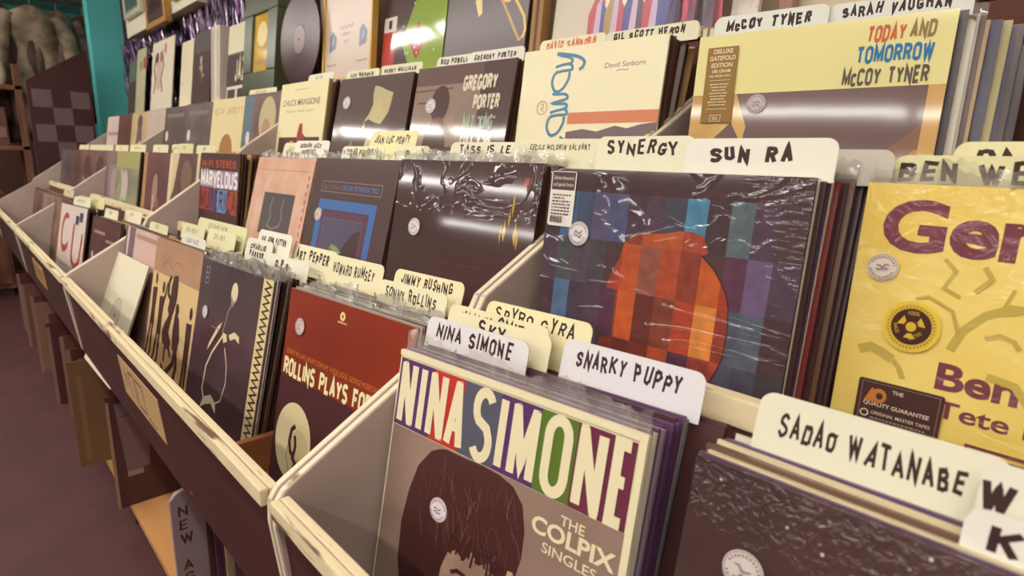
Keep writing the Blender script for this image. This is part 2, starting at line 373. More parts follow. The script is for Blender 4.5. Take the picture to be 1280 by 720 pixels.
spots = [(JX, 'rack nearest the camera, holding the yellow cover'), (JX - 4 * P, 'second record rack along the wall, holding the red-brown lettered cover'),
         (JX - 8 * P, 'third record rack along the wall, with the white red-lettered cover'), (JX - 12 * P, 'farthest record rack, ending beside the teal wall')]
RK = []
for i, (x, lb) in enumerate(spots):
    o = rk if i == 0 else copy_tree(rk)
    o.location = (x, 0, 0); tag(o, 'cream and maroon tiered ' + lb, 'record rack', 'tiered record racks'); RK.append(o)
# the older panels farther along are cut a little steeper
pf = [(.0165, -.212), (-.005, -.036), (-.004, -.010), (.006, .006), (.014, .012), (.200, .128), (.213, .152), (.488, .348), (.500, .360), (.512, .369), (.80, .565), (.806, .58), (.948, .58), (.948, -.212)]
pf = [(y, z + ZR) for y, z in pf]; PM = []
for a, b in ((.001, .0122), (4 * P - .0122, 4 * P - .001)):
    mb = MB(); mb.prism(pf, 0, a, b, PANEL, EDGE); PM.append(mb.mesh('side_panel', .0022))
for i in (1, 2, 3):
    for c in RK[i].children:
        if c.name.startswith('side_panel'):
            right = c.data.vertices[0].co.x > 2 * P
            if right and i == 1: continue
            c.data = PM[1 if right else 0]
# low wooden divider inside the first bin of the second rack
mb = MB(); mb.box((-.400, .016, ZR - .196), (-.386, .200, ZR - .130), WOODM); o = mb.build('bin_divider', None, bevel=.0015)
o.parent = RK[1]; o.location = (-RK[1].location.x, 0, 0); o['label'] = 'low brown wooden divider in the bin'
mb = MB(); mb.box((-1.095, .016, ZR - .196), (-1.083, .200, ZR - .150), WOODM); o = mb.build('bin_divider', None, bevel=.0015)
o.parent = RK[1]; o.location = (-RK[1].location.x, 0, 0); o['label'] = 'low brown wooden divider in the bin'

# ------------------------------------------------------------------ record sleeves
W = 0.315; TH = .0042
TIER = [(0.17634, 0.13188, 0.20688), (0.39486, 0.33718, 0.17339), (0.66503, 0.55055, 0.17780)]
def frame_at(t, k, off, d=0.0, extra=(0, 0, 0, 0)):
    """matrix of a sleeve filed d behind the front cover of column k in tier t"""
    y, z, th = TIER[t]; dx, dy, dz, dth, tw = off
    th += dth; x0 = k * P + .5 * (P - W) + dx
    c, s = math.cos(tw), math.sin(tw); ex = Vector((c, s, 0)); b = Vector((-s, c, 0))
    up = b * math.sin(th) + Vector((0, 0, 1)) * math.cos(th)
    bl = Vector((x0 + W / 2, y + dy, z + dz + ZR)) - ex * W / 2 - up * W
    db = .62 * d; th2 = th + (d - db) / W + extra[2]
    c, s = math.cos(tw + extra[3]), math.sin(tw + extra[3]); ex2 = Vector((c, s, 0)); b2 = Vector((-s, c, 0))
    up2 = b2 * math.sin(th2) + Vector((0, 0, 1)) * math.cos(th2); n2 = ex2.cross(up2) * -1
    bl = bl + b * db + ex * extra[0] + up2 * extra[1]
    return Matrix(((ex2.x, n2.x, up2.x, bl.x), (ex2.y, n2.y, up2.y, bl.y), (ex2.z, n2.z, up2.z, bl.z), (0, 0, 0, 1)))
def sleeve_mb(ma, inner, T=TH, Wd=W, H=W):
    """two thin boards of a card sleeve with the recessed inner sleeve showing at its open right edge and top"""
    mb = MB(); b = .0008
    mb.box((0, 0, 0), (Wd, b, H), ma); mb.box((0, T - b, 0), (Wd, T, H), ma)
    mb.box((0, b, 0), (.0012, T - b, H), ma); mb.box((.0012, b, 0), (Wd - .0012, T - b, .0012), ma); mb.box((.0012, b, H - .0012), (Wd - .0012, T - b, H), ma)
    mb.box((.0012, b * 1.6, .0012), (Wd - .0035, T - b * 1.6, H - .0012), inner)
    return mb
SL = {}
def sleeve_mesh(c, inner=(206, 196, 172)):
    if (c, inner) not in SL: SL[(c, inner)] = sleeve_mb(mat(c, 'gloss'), mat(inner)).mesh('record_sleeve')
    return SL[(c, inner)]
EC = {'white': (204, 194, 176), 'grey': (150, 134, 126), 'purple': (88, 58, 88), 'violet-grey': (128, 108, 120), 'brown': (96, 66, 50), 'dark': (70, 42, 40), 'tan': (176, 140, 92), 'blue': (74, 82, 108),
      'maroon': (110, 42, 42), 'olive': (168, 152, 92), 'navy': (60, 50, 74), 'cream': (200, 184, 146), 'black': (60, 36, 36), 'slate': (104, 110, 116)}
ORD = ['first', 'second', 'third', 'fourth', 'fifth', 'sixth', 'seventh', 'eighth', 'ninth', 'tenth', 'eleventh', 'twelfth', 'thirteenth', 'fourteenth', 'fifteenth', 'sixteenth']
STK = []; SLEEVE_N = 0
def crinkle(parent, depth, h, u0=0.0, u1=1.0, seed=1, top=W, amp=.004):
    """loose clear plastic sticking up above a sleeve"""
    r = random.Random(seed); mb = MB(); n = 70; rows = 6; g = []
    for j in range(rows):
        row = []
        for i in range(n + 1):
            t = i / n; f = j / (rows - 1)
            yy = depth + amp * f * (math.sin(t * 37 + seed) + .6 * math.sin(t * 83 + 2 * seed)) + f * r.uniform(-.5, .5) * amp * 2.2 - f * f * h * .25
            zz = top - .012 + f * (h + .012) * (1 + .16 * math.sin(t * 19 + seed) + .10 * r.uniform(-1, 1) * f)
            row.append(len(mb.v)); mb.v.append(((u0 + (u1 - u0) * t) * W, yy, zz))
        g.append(row)
    for j in range(rows - 1):
        for i in range(n): mb.f.append((g[j][i], g[j][i + 1], g[j + 1][i + 1], g[j + 1][i])); mb.mi.append(mb.m(CLEAR))
    o = mb.build('plastic_sleeve', parent, raw=True)
    for p in o.data.polygons: p.use_smooth = True
    o['label'] = 'clear crumpled plastic'
    return o
def stack(t, k, off, desc, n, sp, cols, seed=0, start=.0075, zj=.004, xj=.004, wrapped=(), xs=0.0, tail=0):
    global SLEEVE_N
    r = random.Random(seed + t * 100 + k); names = []
    for i in range(n):
        col = cols[i % len(cols)] if isinstance(cols, (list, tuple)) else cols
        ex = (r.uniform(-xj, xj) + xs * i + (.032 if i >= n - tail else 0), r.uniform(-zj, zj * .6), r.uniform(-.006, .006), r.uniform(-.012, .012))
        inner = r.choice([(206, 196, 172), (70, 42, 40), (150, 128, 104)])
        o = bpy.data.objects.new('record_sleeve', sleeve_mesh(EC[col], inner)); C.objects.link(o)
        o.matrix_world = frame_at(t, k, off, start + i * sp, ex)
        tag(o, '%s-edged record sleeve filed %s behind the %s' % (col, ORD[i], desc), 'record', 'records filed behind the ' + desc)
        if i in wrapped: crinkle(o, .002, r.uniform(.012, .02), seed=i + 3 * k + t)
        SLEEVE_N += 1
def sticker(parent, u, v, r=.036, label='round white price sticker', y=-.0022, c=(206, 198, 196)):
    mb = MB(); n = 30; pr = [(u * W + r * W * math.cos(2 * math.pi * q / n), v * W + r * W * math.sin(2 * math.pi * q / n)) for q in range(n)]
    mb.prism(pr, 1, y, y + .0003, mat(c, 'card'))
    a = Art(mb, W, 'card', y)
    a.ring(u, v, r * .92, r * .04, (120, 96, 98)); rr = random.Random(int(u * 1000))
    for q in range(26):
        if q % 13 in (0, 12): continue
        an = 2 * math.pi * q / 26; a.line([(u + r * .70 * math.cos(an), v + r * .70 * math.sin(an)), (u + r * .82 * math.cos(an + .06), v + r * .82 * math.sin(an + .06))], r * .08, (110, 80, 84))
    for s_ in range(2):
        pts = [(u - r * .4 + r * .2 * q, v + r * (.15 - .35 * s_) + r * .18 * rr.uniform(-1, 1)) for q in range(5)]
        a.line(pts, r * .07, (100, 72, 78))
    o = mb.build('price_sticker', parent, raw=True); o['label'] = label
    return o
def cover(t, k, off, base, fin, art, label, inner=(206, 196, 172), edge=None, name='record_sleeve'):
    bm_ = mat(base, fin) if isinstance(base, tuple) else base
    mb = sleeve_mb(bm_, mat(inner))
    a = Art(mb, W, fin)
    if art: art(a)
    o = mb.build(name, None, raw=True); o.matrix_world = frame_at(t, k, off)
    tag(o, label, 'record', 'front covers facing the aisle')
    return o

# divider cards ------------------------------------------------------
CARDN = 0
def card(t, k, off, d, u0, u1, h, text, label, col=(214, 206, 176), ink=INK, th=.018, tpad=.008, tz=.009, pen=.15, tw=None, extra=(0, 0, 0, 0), rise=0.0):
    """plastic divider card: a body as wide as a sleeve with one raised tab carrying handwriting"""
    global CARDN
    CARDN += 1
    lo, hi = .004, W - .005; zb = W - .004; r = .011
    prof = [(lo, .01), (hi, .01), (hi, zb), (u1, zb)]
    prof += [(u1 - r + r * math.cos(a), W + h - r + r * math.sin(a)) for a in [math.pi / 2 * q / 6 for q in range(7)]]
    prof += [(u0 + r + r * math.cos(a), W + h - r + r * math.sin(a)) for a in [math.pi / 2 + math.pi / 2 * q / 6 for q in range(7)]]
    prof += [(u0, zb), (lo, zb)]
    mb = MB(); mb.prism(prof, 1, 0, .0011, mat(col, 'card'))
    if text:
        a = Art(mb, 1.0, 'card')
        for q, line in enumerate(text.split('|')):
            rg = random.Random(len(line) * 7 + CARDN)
            if line.startswith('~'):        # handwriting too soft to read in the photo: short pen marks
                ps, x = [], 0
                for wq in range(int(line[1:])):
                    for g_ in range(rg.randint(3, 6)):
                        pl = [(x + rg.uniform(0, .45), rg.uniform(.0, 1)) for _ in range(rg.randint(2, 3))]; pl[0] = (pl[0][0], rg.uniform(.8, 1)); pl[-1] = (pl[-1][0], rg.uniform(0, .2)); ps += ribbon(pl, .17, False); x += .62
                    x += .4
                L = x - .4
            else: ps, L = stroke_text(line, min(.27, pen * 1.45), .2, .09, False, rg, .85)
            thh = th * .88; wd_ = tw if tw else min((u1 - u0) * .80 - tpad, L * th * .95); kx = wd_ / L; al = .1 if line in ('KAMASI', 'PAUL') else (-.06 if line == 'W' else .4)
            ux = u0 + tpad + (((u1 - u0) - 2 * tpad) - wd_) * al; vz = W + h - tz - thh - q * th * 1.2
            a.polys([[(ux + p[0] * kx, vz + p[1] * thh) for p in g] for g in ps], ink)
    o = mb.build('divider_card', None, raw=True); o.matrix_world = frame_at(t, k, off, d, extra)
    tag(o, label, 'divider card', 'handwritten divider cards')
    return o
OFF = {'stripes': (.0006, -.0111, -.0027, -.0216, .094), 'patch': (.0351, -.0309, -.0011, -.059, .0511), 'gatefold': (.0614, -.0003, -.0192, -.0782, .1114), 'yellow': (.0249, .0265, -.0046, -.109, .0043),
       'red': (.0111, .0062, .0065, -.0141, .0754), 'black': (.0173, -.0037, .0035, .0311, .0956), 'script': (.0245, .0109, .0029, -.0319, .0625), 'bluebox': (.0045, .0111, .0006, .0865, .0336),
       'photo': (.0139, .0159, .0024, .0471, .0923), 'sax': (-.031, -.007, .001, .01, .06), 'pink': (.0032, .0176, -.0025, .094, .023), 'face': (.0108, .0012, .0027, .0609, .1069),
       'dancers': (-.005, -.0172, .0075, -.007, .0332), 'colour': (-.0014, -.0207, .004, -.0436, .0108), 'serif': (-.0008, -.0277, .0112, .0022, .0146), 'starry': (.011, -.010, .008, -.01, .02), 'night': (.115, .05, .0, -.03, .03)}

def letter(a, ch, u0, u1, v0, v1, tu, tv, c):
    """one tall poster capital filling a box, stems tu wide and bars tv high"""
    wd_, pls = G[ch]; out = []
    for pl in pls:
        q = []
        for (x, y) in pl:
            X = (u0 + u1) / 2 if wd_ == 0 else u0 + tu / 2 + x / wd_ * (u1 - u0 - tu)
            q.append((X, (v0 + tv / 2 + y * (v1 - v0 - tv)) * tu / tv))
        for g in ribbon(q, tu, True):
            g = [(p[0], p[1] * tv / tu) for p in g]
            g = clip([(p[0], p[1]) for p in g], u0, v0, u1, v1)
            if len(g) > 2: out.append(g)
    a.polys(out, c)
def hline(a, u, v, wd_, h, c, n=9, seed=0):
    """a line of print too small to read: short dashes"""
    r = random.Random(seed); x = u; ps = []
    while x < u + wd_:
        l = r.uniform(.6, 2.6) * h; l = min(l, u + wd_ - x); ps.append([(x, v), (x + l, v), (x + l, v + h), (x, v + h)]); x += l + h * .6
    a.polys(ps, c)

# ---- first tier, right of the panel: striped lettering
def art_stripes(a):
    cr = (216, 204, 168)
    for u0, u1, c in ((.006, .19, (84, 48, 96)), (.19, .338, (176, 52, 46)), (.338, .498, (82, 80, 94)), (.498, .66, (84, 48, 96)), (.66, .79, (84, 108, 40)), (.79, .974, (102, 42, 64)), (.978, .988, (102, 42, 64))):
        a.rect(u0, .727, u1, .972, c)
    for ch, u0, u1 in (('N', .018, .105), ('I', .124, .155), ('N', .174, .262), ('A', .270, .358), ('S', .386, .487), ('I', .500, .535), ('M', .554, .659), ('O', .680, .780), ('N', .798, .891), ('E', .908, .974)):
        letter(a, ch, u0, u1, .727, .974, .031, .034, cr)
    a.rect(.012, 0, .978, .727, noisemat('sepia_print', (132, 106, 94), (146, 120, 104), 6))
    a.rect(.978, 0, 1, .98, cr); a.rect(0, .98, 1, 1, cr)
    hair = (72, 40, 38); rr = random.Random(3)
    a.poly([(.225, .692), (.262, .712), (.297, .722), (.38, .722), (.467, .726), (.54, .722), (.595, .708), (.64, .667), (.662, .59), (.664, .51), (.65, .44), (.645, .36), (.62, .26), (.56, .1), (.40, .02), (.25, .03), (.17, .13), (.128, .26), (.122, .40), (.14, .52), (.17, .62)], hair)
    sk = noisemat('sepia_skin', (150, 118, 100), (178, 146, 122), 9)
    a.poly([(.365, .39), (.40, .415), (.44, .395), (.47, .44), (.505, .41), (.545, .44), (.575, .40), (.60, .43), (.612, .36), (.605, .26), (.57, .14), (.50, .05), (.43, .04), (.37, .12), (.335, .24), (.345, .33)], sk)
    a.line([(.39, .335), (.42, .352), (.455, .35), (.485, .33)], .014, hair); a.line([(.395, .30), (.43, .312), (.47, .30)], .01, hair); a.ell(.432, .300, .018, .010, hair)
    a.line([(.525, .345), (.56, .365), (.595, .352)], .013, hair); a.ell(.56, .315, .016, .010, hair)
    a.line([(.498, .33), (.508, .25), (.488, .215), (.515, .208)], .007, (112, 78, 66)); a.poly([(.45, .135), (.49, .15), (.53, .14), (.49, .115)], (104, 60, 54))
    a.poly([(.655, .20), (.638, .30), (.612, .40), (.622, .452), (.642, .455), (.668, .38), (.70, .24)], (186, 154, 126))
    for q in range(70):
        u = rr.uniform(.20, .62); v = rr.uniform(.45, .70); dx = rr.uniform(-.03, .05)
        a.line([(u, v), (u + dx * .6, v - .03), (u + dx, v - .075)], .0022, (100, 66, 60) if q % 3 else (120, 86, 76))
    for q in range(16):
        u = .37 + .015 * q; a.line([(u + .02, .50), (u + .006, .455), (u + rr.uniform(-.012, .012), .40 + rr.uniform(-.02, .02))], .009, hair)
    a.font('THE', .779, .668, .030, cr, .083, bold=.012); a.font('COLPIX', .682, .612, .050, cr, .285, bold=.03); a.font('SINGLES', .729, .566, .030, cr, .188, bold=.012)
ST = cover(0, 0, OFF['stripes'], (216, 204, 168), 'gloss', art_stripes, 'record cover with huge cream capitals over coloured stripes above a sepia portrait')
sticker(ST, .298, .511, .041, c=(214, 200, 206))
D_ST = 'cover with huge striped capitals'
stack(0, 0, OFF['stripes'], D_ST, 15, .0056, ['violet-grey', 'white', 'purple', 'violet-grey', 'purple', 'purple', 'violet-grey', 'purple', 'dark', 'purple', 'tan', 'slate', 'dark', 'dark', 'brown'], 1, wrapped=(0,), tail=3)
card(0, 0, OFF['stripes'], .0445, -.012, .147, .033, 'NINA SIMONE', 'white divider card with a black two-word name directly above the striped capitals cover', (206, 200, 200), th=.0205, tz=.006, pen=.13)
card(0, 0, OFF['stripes'], .070, .172, .327, .042, 'SNARKY PUPPY', 'white divider card with a black two-word name overlapping the bottom of the patchwork cover', (206, 200, 202), th=.0195, tz=.008, pen=.14)
card(0, 0, OFF['stripes'], .064, .008, .160, .041, 'SKY', 'cream divider card mostly hidden, second behind the striped capitals cover', (212, 202, 168), th=.02, tz=.006, pen=.12)
card(0, 0, OFF['stripes'], .076, -.012, .146, .046, 'JIMMY SMITH', 'cream divider card with brown handwriting cut off by the card before it', (212, 202, 164), (70, 34, 26), th=.02, tz=.006, pen=.14)
card(0, 0, OFF['stripes'], .090, .036, .190, .058, 'SPYRO GYRA', 'cream divider card with a black name beside the sloping panel edge, under the patchwork cover', (214, 204, 160), th=.018, tz=.006, pen=.11)

# ---- first tier, nearest column: dark starry cover
def art_starry(a):
    r = random.Random(5)
    a.rect(.0, .0, 1, 1, noisemat('night_print', (54, 32, 32), (70, 45, 43), 4, 'starry'))
    for q in range(46):
        a.ell(r.uniform(.02, .98), r.uniform(.05, .98), *([r.uniform(.0015, .0045)] * 2), (190, 172, 158), 8)
KS = cover(0, 1, OFF['starry'], (62, 38, 38), 'starry', art_starry, 'shrink-wrapped dark brown record cover scattered with tiny white stars')
sticker(KS, .150, .795, .045, c=(196, 182, 176))
D_KS = 'dark starry cover'
stack(0, 1, OFF['starry'], D_KS, 12, .006, ['purple', 'cream', 'brown', 'dark', 'tan', 'cream', 'purple', 'dark', 'brown', 'white', 'dark', 'tan'], 2)
card(0, 1, OFF['starry'], .05, .018, .168, .045, 'SADAO WATANABE', 'long white divider card with a black two-word name before the yellow cover', (208, 202, 178), th=.019, tz=.013, pen=.13)
card(0, 1, OFF['starry'], .036, .154, .308, .046, 'W', 'white divider card with one letter W showing, behind the dark starry cover', (208, 202, 184), th=.02, tz=.014, pen=.13, tw=.016)
card(0, 1, OFF['starry'], .018, .152, .305, .024, 'KAMASI', 'white divider card low in the corner, directly behind the dark starry cover', (210, 204, 192), th=.019, tz=.005, pen=.14, tw=.10)

# ---- first tier, left of the panel
def art_red(a):
    a.rect(0, 0, 1, .565, (74, 42, 44)); a.rect(0, .565, 1, 1, noisemat('redbrown_print', (126, 48, 31), (116, 43, 29), 5, 'gloss'))
    a.font('SONNY ROLLINS, KENNY DORHAM, WADE LEGGE, GEORGE MORROW, MAX ROACH', .03, .676, .026, (190, 104, 30), .92)
    a.caps('ROLLINS PLAYS FOR BIRD', .022, .566, .092, (218, 206, 156), .95, t=.22, gap=.05)
    a.ring(.478, .945, .014, .014, (214, 190, 130)); hline(a, .445, .912, .075, .008, (200, 170, 110))
    el = [(.19 + .165 * math.cos(t_ / 30 * 6.2832), .27 + (.185 if math.sin(t_ / 30 * 6.2832) > 0 else .2) * math.sin(t_ / 30 * 6.2832)) for t_ in range(30)]
    a.poly(el, (206, 190, 146)); a.poly([(p[0] * .5 + .16, p[1] * .5 + .11) for p in el], (190, 172, 126))
    a.line([(.205, .345), (.175, .32), (.165, .26), (.185, .21), (.215, .20), (.225, .25), (.21, .30)], .024, (72, 40, 44)); a.line([(.205, .19), (.24, .17), (.225, .14), (.255, .125)], .02, (72, 40, 44)); a.line([(.16, .25), (.15, .18), (.20, .10)], .006, (120, 96, 80))
RD = cover(0, -1, OFF['red'], (120, 46, 30), 'gloss', art_red, 'red-brown record cover with tall cream capitals over a dark lower half')
sticker(RD, .134, .828, .042, c=(196, 180, 176))
D_RD = 'red-brown cover with tall cream capitals'
stack(0, -1, OFF['red'], D_RD, 13, .0062, ['grey', 'dark', 'white', 'grey', 'grey', 'brown', 'cream', 'dark', 'tan', 'white', 'brown', 'grey', 'dark'], 3, wrapped=(1, 4, 6))
card(0, -1, OFF['red'], .060, .142, .294, .034, 'SONNY ROLLINS', 'cream divider card with a black two-word name, frontmost above the red-brown cover', (212, 203, 168), th=.018, tz=.008, pen=.12)
card(0, -1, OFF['red'], .084, .143, .296, .050, 'JIMMY RUSHING', 'cream divider card under the glossy black cover, tucked behind another card', (212, 202, 162), th=.017, tz=.006, pen=.14)
card(0, -1, OFF['red'], .074, -.026, .128, .051, 'HOWARD RUMSEY', 'cream divider card with a black two-word name at the foot of the blue-framed cover', (212, 202, 166), th=.019, tz=.013, pen=.13)
SX_O = OFF['sax']
def art_sax(a):
    cr = (206, 190, 158)
    a.rect(0, 0, 1, 1, noisemat('dusky_print', (84, 62, 66), (72, 48, 50), 4, 'gloss'))
    a.rect(.866, 0, .985, 1, (204, 184, 132))
    zz = []
    for q in range(46): zz.append((.93 + (.034 if q % 2 else -.034), .985 - q * .0215))
    a.line(zz, .011, (70, 44, 42))
    a.frame(.075, .85, .122, .955, .005, (150, 122, 112)); hline(a, .085, .88, .03, .01, (150, 122, 112)); hline(a, .085, .91, .03, .01, (150, 122, 112))
    a.ell(.527, .855, .045, .062, cr); a.poly([(.49, .84), (.535, .80), (.56, .84), (.53, .77), (.50, .78)], (150, 120, 100))
    a.line([(.525, .79), (.48, .74), (.46, .66), (.44, .60)], .012, (140, 112, 104))
    a.poly([(.40, .62), (.30, .50), (.25, .445), (.27, .50), (.36, .62), (.42, .66)], cr); a.line([(.46, .59), (.33, .45), (.27, .35), (.26, .2), (.33, .12)], .016, cr)
    a.poly([(.44, .60), (.50, .60), (.52, .56), (.47, .54)], cr); a.poly([(.53, .60), (.60, .635), (.67, .62), (.68, .58), (.62, .60), (.56, .575)], cr)
    a.line([(.50, .52), (.56, .42), (.58, .32), (.54, .20), (.46, .16)], .010, cr); a.poly([(.33, .12), (.26, .08), (.30, .16), (.40, .20), (.48, .17), (.50, .11), (.42, .15)], cr)
    hline(a, .27, .60, .14, .007, (120, 98, 96))
SX = cover(0, -2, SX_O, (78, 56, 58), 'gloss', art_sax, 'dusky record cover with a pale outlined saxophone player and a zigzag-lettered cream side strip')
sticker(SX, .150, .672, .040, c=(204, 194, 196))
D_SX = 'dusky saxophone cover'
stack(0, -2, SX_O, D_SX, 11, .0068, ['grey', 'dark', 'brown', 'grey', 'dark', 'white', 'brown', 'dark', 'tan', 'cream', 'brown'], 4, wrapped=(0, 1, 2, 3, 5))
crinkle(SX, .003, .012, seed=9)
card(0, -2, SX_O, .051, .156, .324, .032, 'O.P.8.', 'white divider card with three large capitals beside the crumpled plastic', (210, 203, 184), th=.018, tz=.008, pen=.2, tw=.06)
card(0, -2, SX_O, .060, .046, .160, .050, 'CHARLIE|PARKER', 'white divider card with two short handwritten rows, above the crumpled plastic', (208, 202, 182), th=.013, tz=.010, pen=.2)
card(0, -2, SX_O, .068, .073, .212, .070, 'BIG JOHN PATTON', 'white divider card standing tallest above the dusky saxophone cover', (212, 205, 188), th=.014, tz=.012, pen=.2)
card(0, -2, SX_O, .080, .200, .356, .056, 'ART PEPPER', 'cream divider card at the lower left of the blue-framed cover', (212, 203, 170), th=.021, tz=.010, pen=.16)
def art_dancers(a):
    a.rect(0, 0, 1, 1, (196, 166, 118)); a.rect(0, .735, 1, 1, noisemat('kraft_print', (164, 124, 96), (154, 116, 90), 8)); a.rect(0, .72, 1, .745, (196, 166, 118))
    a.poly([(0, .0), (1, .0), (1, .20), (.55, .36), (0, .22)], (182, 148, 100)); sd = (68, 38, 36)
    rr = random.Random(2); a.line([(.12 + .05 * q, .86 + rr.uniform(-.04, .04)) for q in range(12)], .006, (120, 84, 62)); a.line([(.2 + .04 * q, .82 + rr.uniform(-.04, .04)) for q in range(8)], .006, (120, 84, 62))
    def fig(u, h, lean, leg):
        a.ell(u + .012, h + .035, .026, .045, sd, 12)
        a.poly([(u - .05, h - .04), (u + .05, h - .03), (u + .045, h - .2), (u + .055, h - .32), (u - .045, h - .32), (u - .04, h - .2)], sd)
        a.line([(u - .02, h - .3), (u - .03 + lean, h - .5), (u - .05 + leg, .04)], .034, sd); a.line([(u + .03, h - .3), (u + .03, h - .5), (u + .02 + lean, .05)], .032, sd)
    fig(.10, .66, -.02, -.04); fig(.28, .62, -.03, -.06); fig(.90, .54, .0, -.02)
    a.poly([(.50, .77), (.58, .785), (.60, .70), (.60, .60), (.55, .50), (.50, .46), (.44, .52), (.47, .60), (.47, .68)], sd); a.line([(.44, .76), (.40, .70), (.42, .62), (.48, .60)], .03, sd)
    a.poly([(.50, .50), (.42, .42), (.37, .34), (.40, .26), (.56, .24), (.58, .30), (.50, .36), (.54, .48)], sd); a.line([(.47, .26), (.47, .14)], .02, sd); a.line([(.56, .26), (.60, .20)], .02, sd)
    a.ell(.64, .55, .03, .045, sd, 12); a.poly([(.61, .52), (.69, .50), (.74, .36), (.72, .26), (.62, .26), (.60, .40)], sd); a.line([(.68, .28), (.67, .17), (.55, .08), (.47, .03)], .036, sd); a.poly([(.44, .03), (.50, .02), (.48, .10), (.43, .12)], sd); a.line([(.70, .28), (.74, .16), (.70, .02)], .034, sd)
    a.line([(.30, .50), (.36, .62), (.38, .70)], .02, sd)
DN = cover(0, -3, OFF['dancers'], (190, 158, 112), 'card', art_dancers, 'tan record cover with dark dancing silhouettes')
D_DN = 'tan dancing-silhouettes cover'
stack(0, -3, OFF['dancers'], D_DN, 10, .0075, ['brown', 'dark', 'tan', 'brown', 'cream', 'dark', 'brown', 'grey', 'dark', 'tan'], 5)
card(0, -3, OFF['dancers'], .022, .10, .255, .020, '~2', 'white divider card directly above the tan dancing-silhouettes cover', (206, 198, 182), th=.013, tz=.005, pen=.22)
card(0, -3, OFF['dancers'], .060, .150, .312, .040, '~2', 'cream divider card left of the crumpled plastic, beside the pink-bordered cover', (206, 198, 160), th=.014, tz=.010, pen=.2)
card(0, -3, OFF['dancers'], .074, .030, .325, .056, '~3', 'long pale green divider card below the multicoloured lettering cover', (196, 192, 150), th=.016, tz=.008, pen=.2, tw=.12)
card(0, -3, OFF['dancers'], .066, -.05, .11, .034, '~2', 'cream divider card straddling two stacks above the dancing silhouettes', (200, 192, 154), th=.014, tz=.008, pen=.2)
# fourth column of the second rack: a pale cover and a white sleeve leaning low in front of it
def art_pale(a):
    a.rect(0, 0, .30, 1, (108, 84, 96)); a.rect(.06, .1, .12, 1, (190, 168, 158)); a.rect(.34, .92, .96, .96, (150, 120, 110)); a.ell(.62, .5, .2, .2, (150, 120, 112))
o4 = (-.005, -.012, .002, 0, .03)
cover(0, -4, o4, (188, 156, 144), 'card', art_pale, 'pale pink record cover with a purple left strip behind the leaning white sleeve')
D4 = 'pale pink purple-stripped cover'
stack(0, -4, o4, D4, 5, .013, ['dark', 'brown', 'grey', 'dark', 'tan'], 6)
def art_white(a):
    a.ell(.5, .5, .15, .15, (168, 152, 132)); a.ell(.5, .5, .135, .135, (190, 176, 150)); a.ell(.5, .5, .02, .02, (90, 60, 56)); a.rect(.3, .06, .9, .25, (184, 168, 142))
WS = cover(0, -4, (-.006, -.043, -.072, .16, .02), (204, 194, 168), 'card', art_white, 'plain white sleeve with a round centre hole leaning low against the sloping panel')
card(0, -4, o4, .03, .10, .26, .022, '~1', 'cream divider card above the pale pink cover', (204, 194, 156), th=.012, tz=.004, pen=.22)
# third rack
def art_blotch(c1, c2, extra=None, sc_=9, seed=0):
    nm = 'blotch_%d_%d_%d_%d' % (*c1, seed)
    def f(a):
        a.rect(.02, .02, .98, .98, noisemat(nm, c1, c2, sc_, 'card'))
        if extra: extra(a)
    return f
def ex_dark5(a): a.rect(.1, .84, .5, .87, (150, 118, 104)); a.rect(.55, .78, .9, .81, (140, 108, 96)); a.ell(.12, .6, .03, .05, (190, 178, 170)); a.rect(.1, .1, .7, .3, (116, 78, 70))
o5 = (-.02, -.03, -.002, 0, .06)
cover(0, -5, o5, (72, 42, 42), 'gloss', art_blotch((74, 42, 42), (92, 48, 46), ex_dark5, 7, 1), 'dark maroon record cover beside the white red-lettered cover')
stack(0, -5, o5, 'dark maroon cover', 5, .014, ['dark', 'tan', 'brown', 'grey', 'dark'], 7)
card(0, -5, o5, .03, .0, .15, .028, '~1', 'cream divider card above the dark maroon cover', (204, 196, 168), th=.013, tz=.006, pen=.22)
card(0, -5, o5, .055, .12, .29, .034, '~1', 'second cream divider card above the dark maroon cover', (208, 200, 170), th=.014, tz=.006, pen=.22)
def art_gu(a):
    a.rect(.02, .02, .98, .98, (206, 186, 176)); rd = (164, 66, 56); bl = (70, 50, 84)
    a.line(arc(.27, .68, .15, .2, 60, 330, 14), .06, rd); a.line([(.18, .50), (.40, .52)], .05, rd); a.line([(.58, .80), (.58, .52)] + arc(.74, .5, .16, .16, 180, 340, 9) + [(.92, .72)], .06, rd)
    a.rect(.62, .80, .74, .90, bl); a.rect(.76, .84, .88, .94, bl); a.rect(.68, .05, .88, .36, (128, 112, 122))
    for q in range(5): a.rect(.1, .1 + .05 * q, .55, .12 + .05 * q, (180, 158, 148))
o6 = (-.075, -.055, .012, 0, .10)
cover(0, -6, o6, (206, 186, 176), 'gloss', art_gu, 'white record cover with two large red outlined letters')
stack(0, -6, o6, 'white red-lettered cover', 7, .011, ['dark', 'dark', 'brown', 'dark', 'grey', 'tan', 'brown'], 8)
card(0, -6, o6, .05, .12, .30, .040, '~2', 'pale yellow divider card above the white red-lettered cover', (200, 190, 140), th=.013, tz=.010, pen=.22)
card(0, -6, o6, .03, .02, .22, .03, '~2', 'white divider card directly above the white red-lettered cover', (206, 198, 172), th=.013, tz=.008, pen=.22)
o7 = (-.05, -.03, .0, 0, .06)
cover(0, -7, o7, (112, 78, 58), 'card', art_blotch((116, 80, 58), (150, 104, 66), None, 8, 2), 'tan brown record cover by the third sloping panel')
stack(0, -7, o7, 'tan brown cover', 6, .012, ['dark', 'brown', 'tan', 'dark', 'grey', 'brown'], 9)
card(0, -7, o7, .04, .10, .28, .03, '~1', 'cream divider card above the tan brown cover', (196, 182, 142), th=.012, tz=.006, pen=.22)
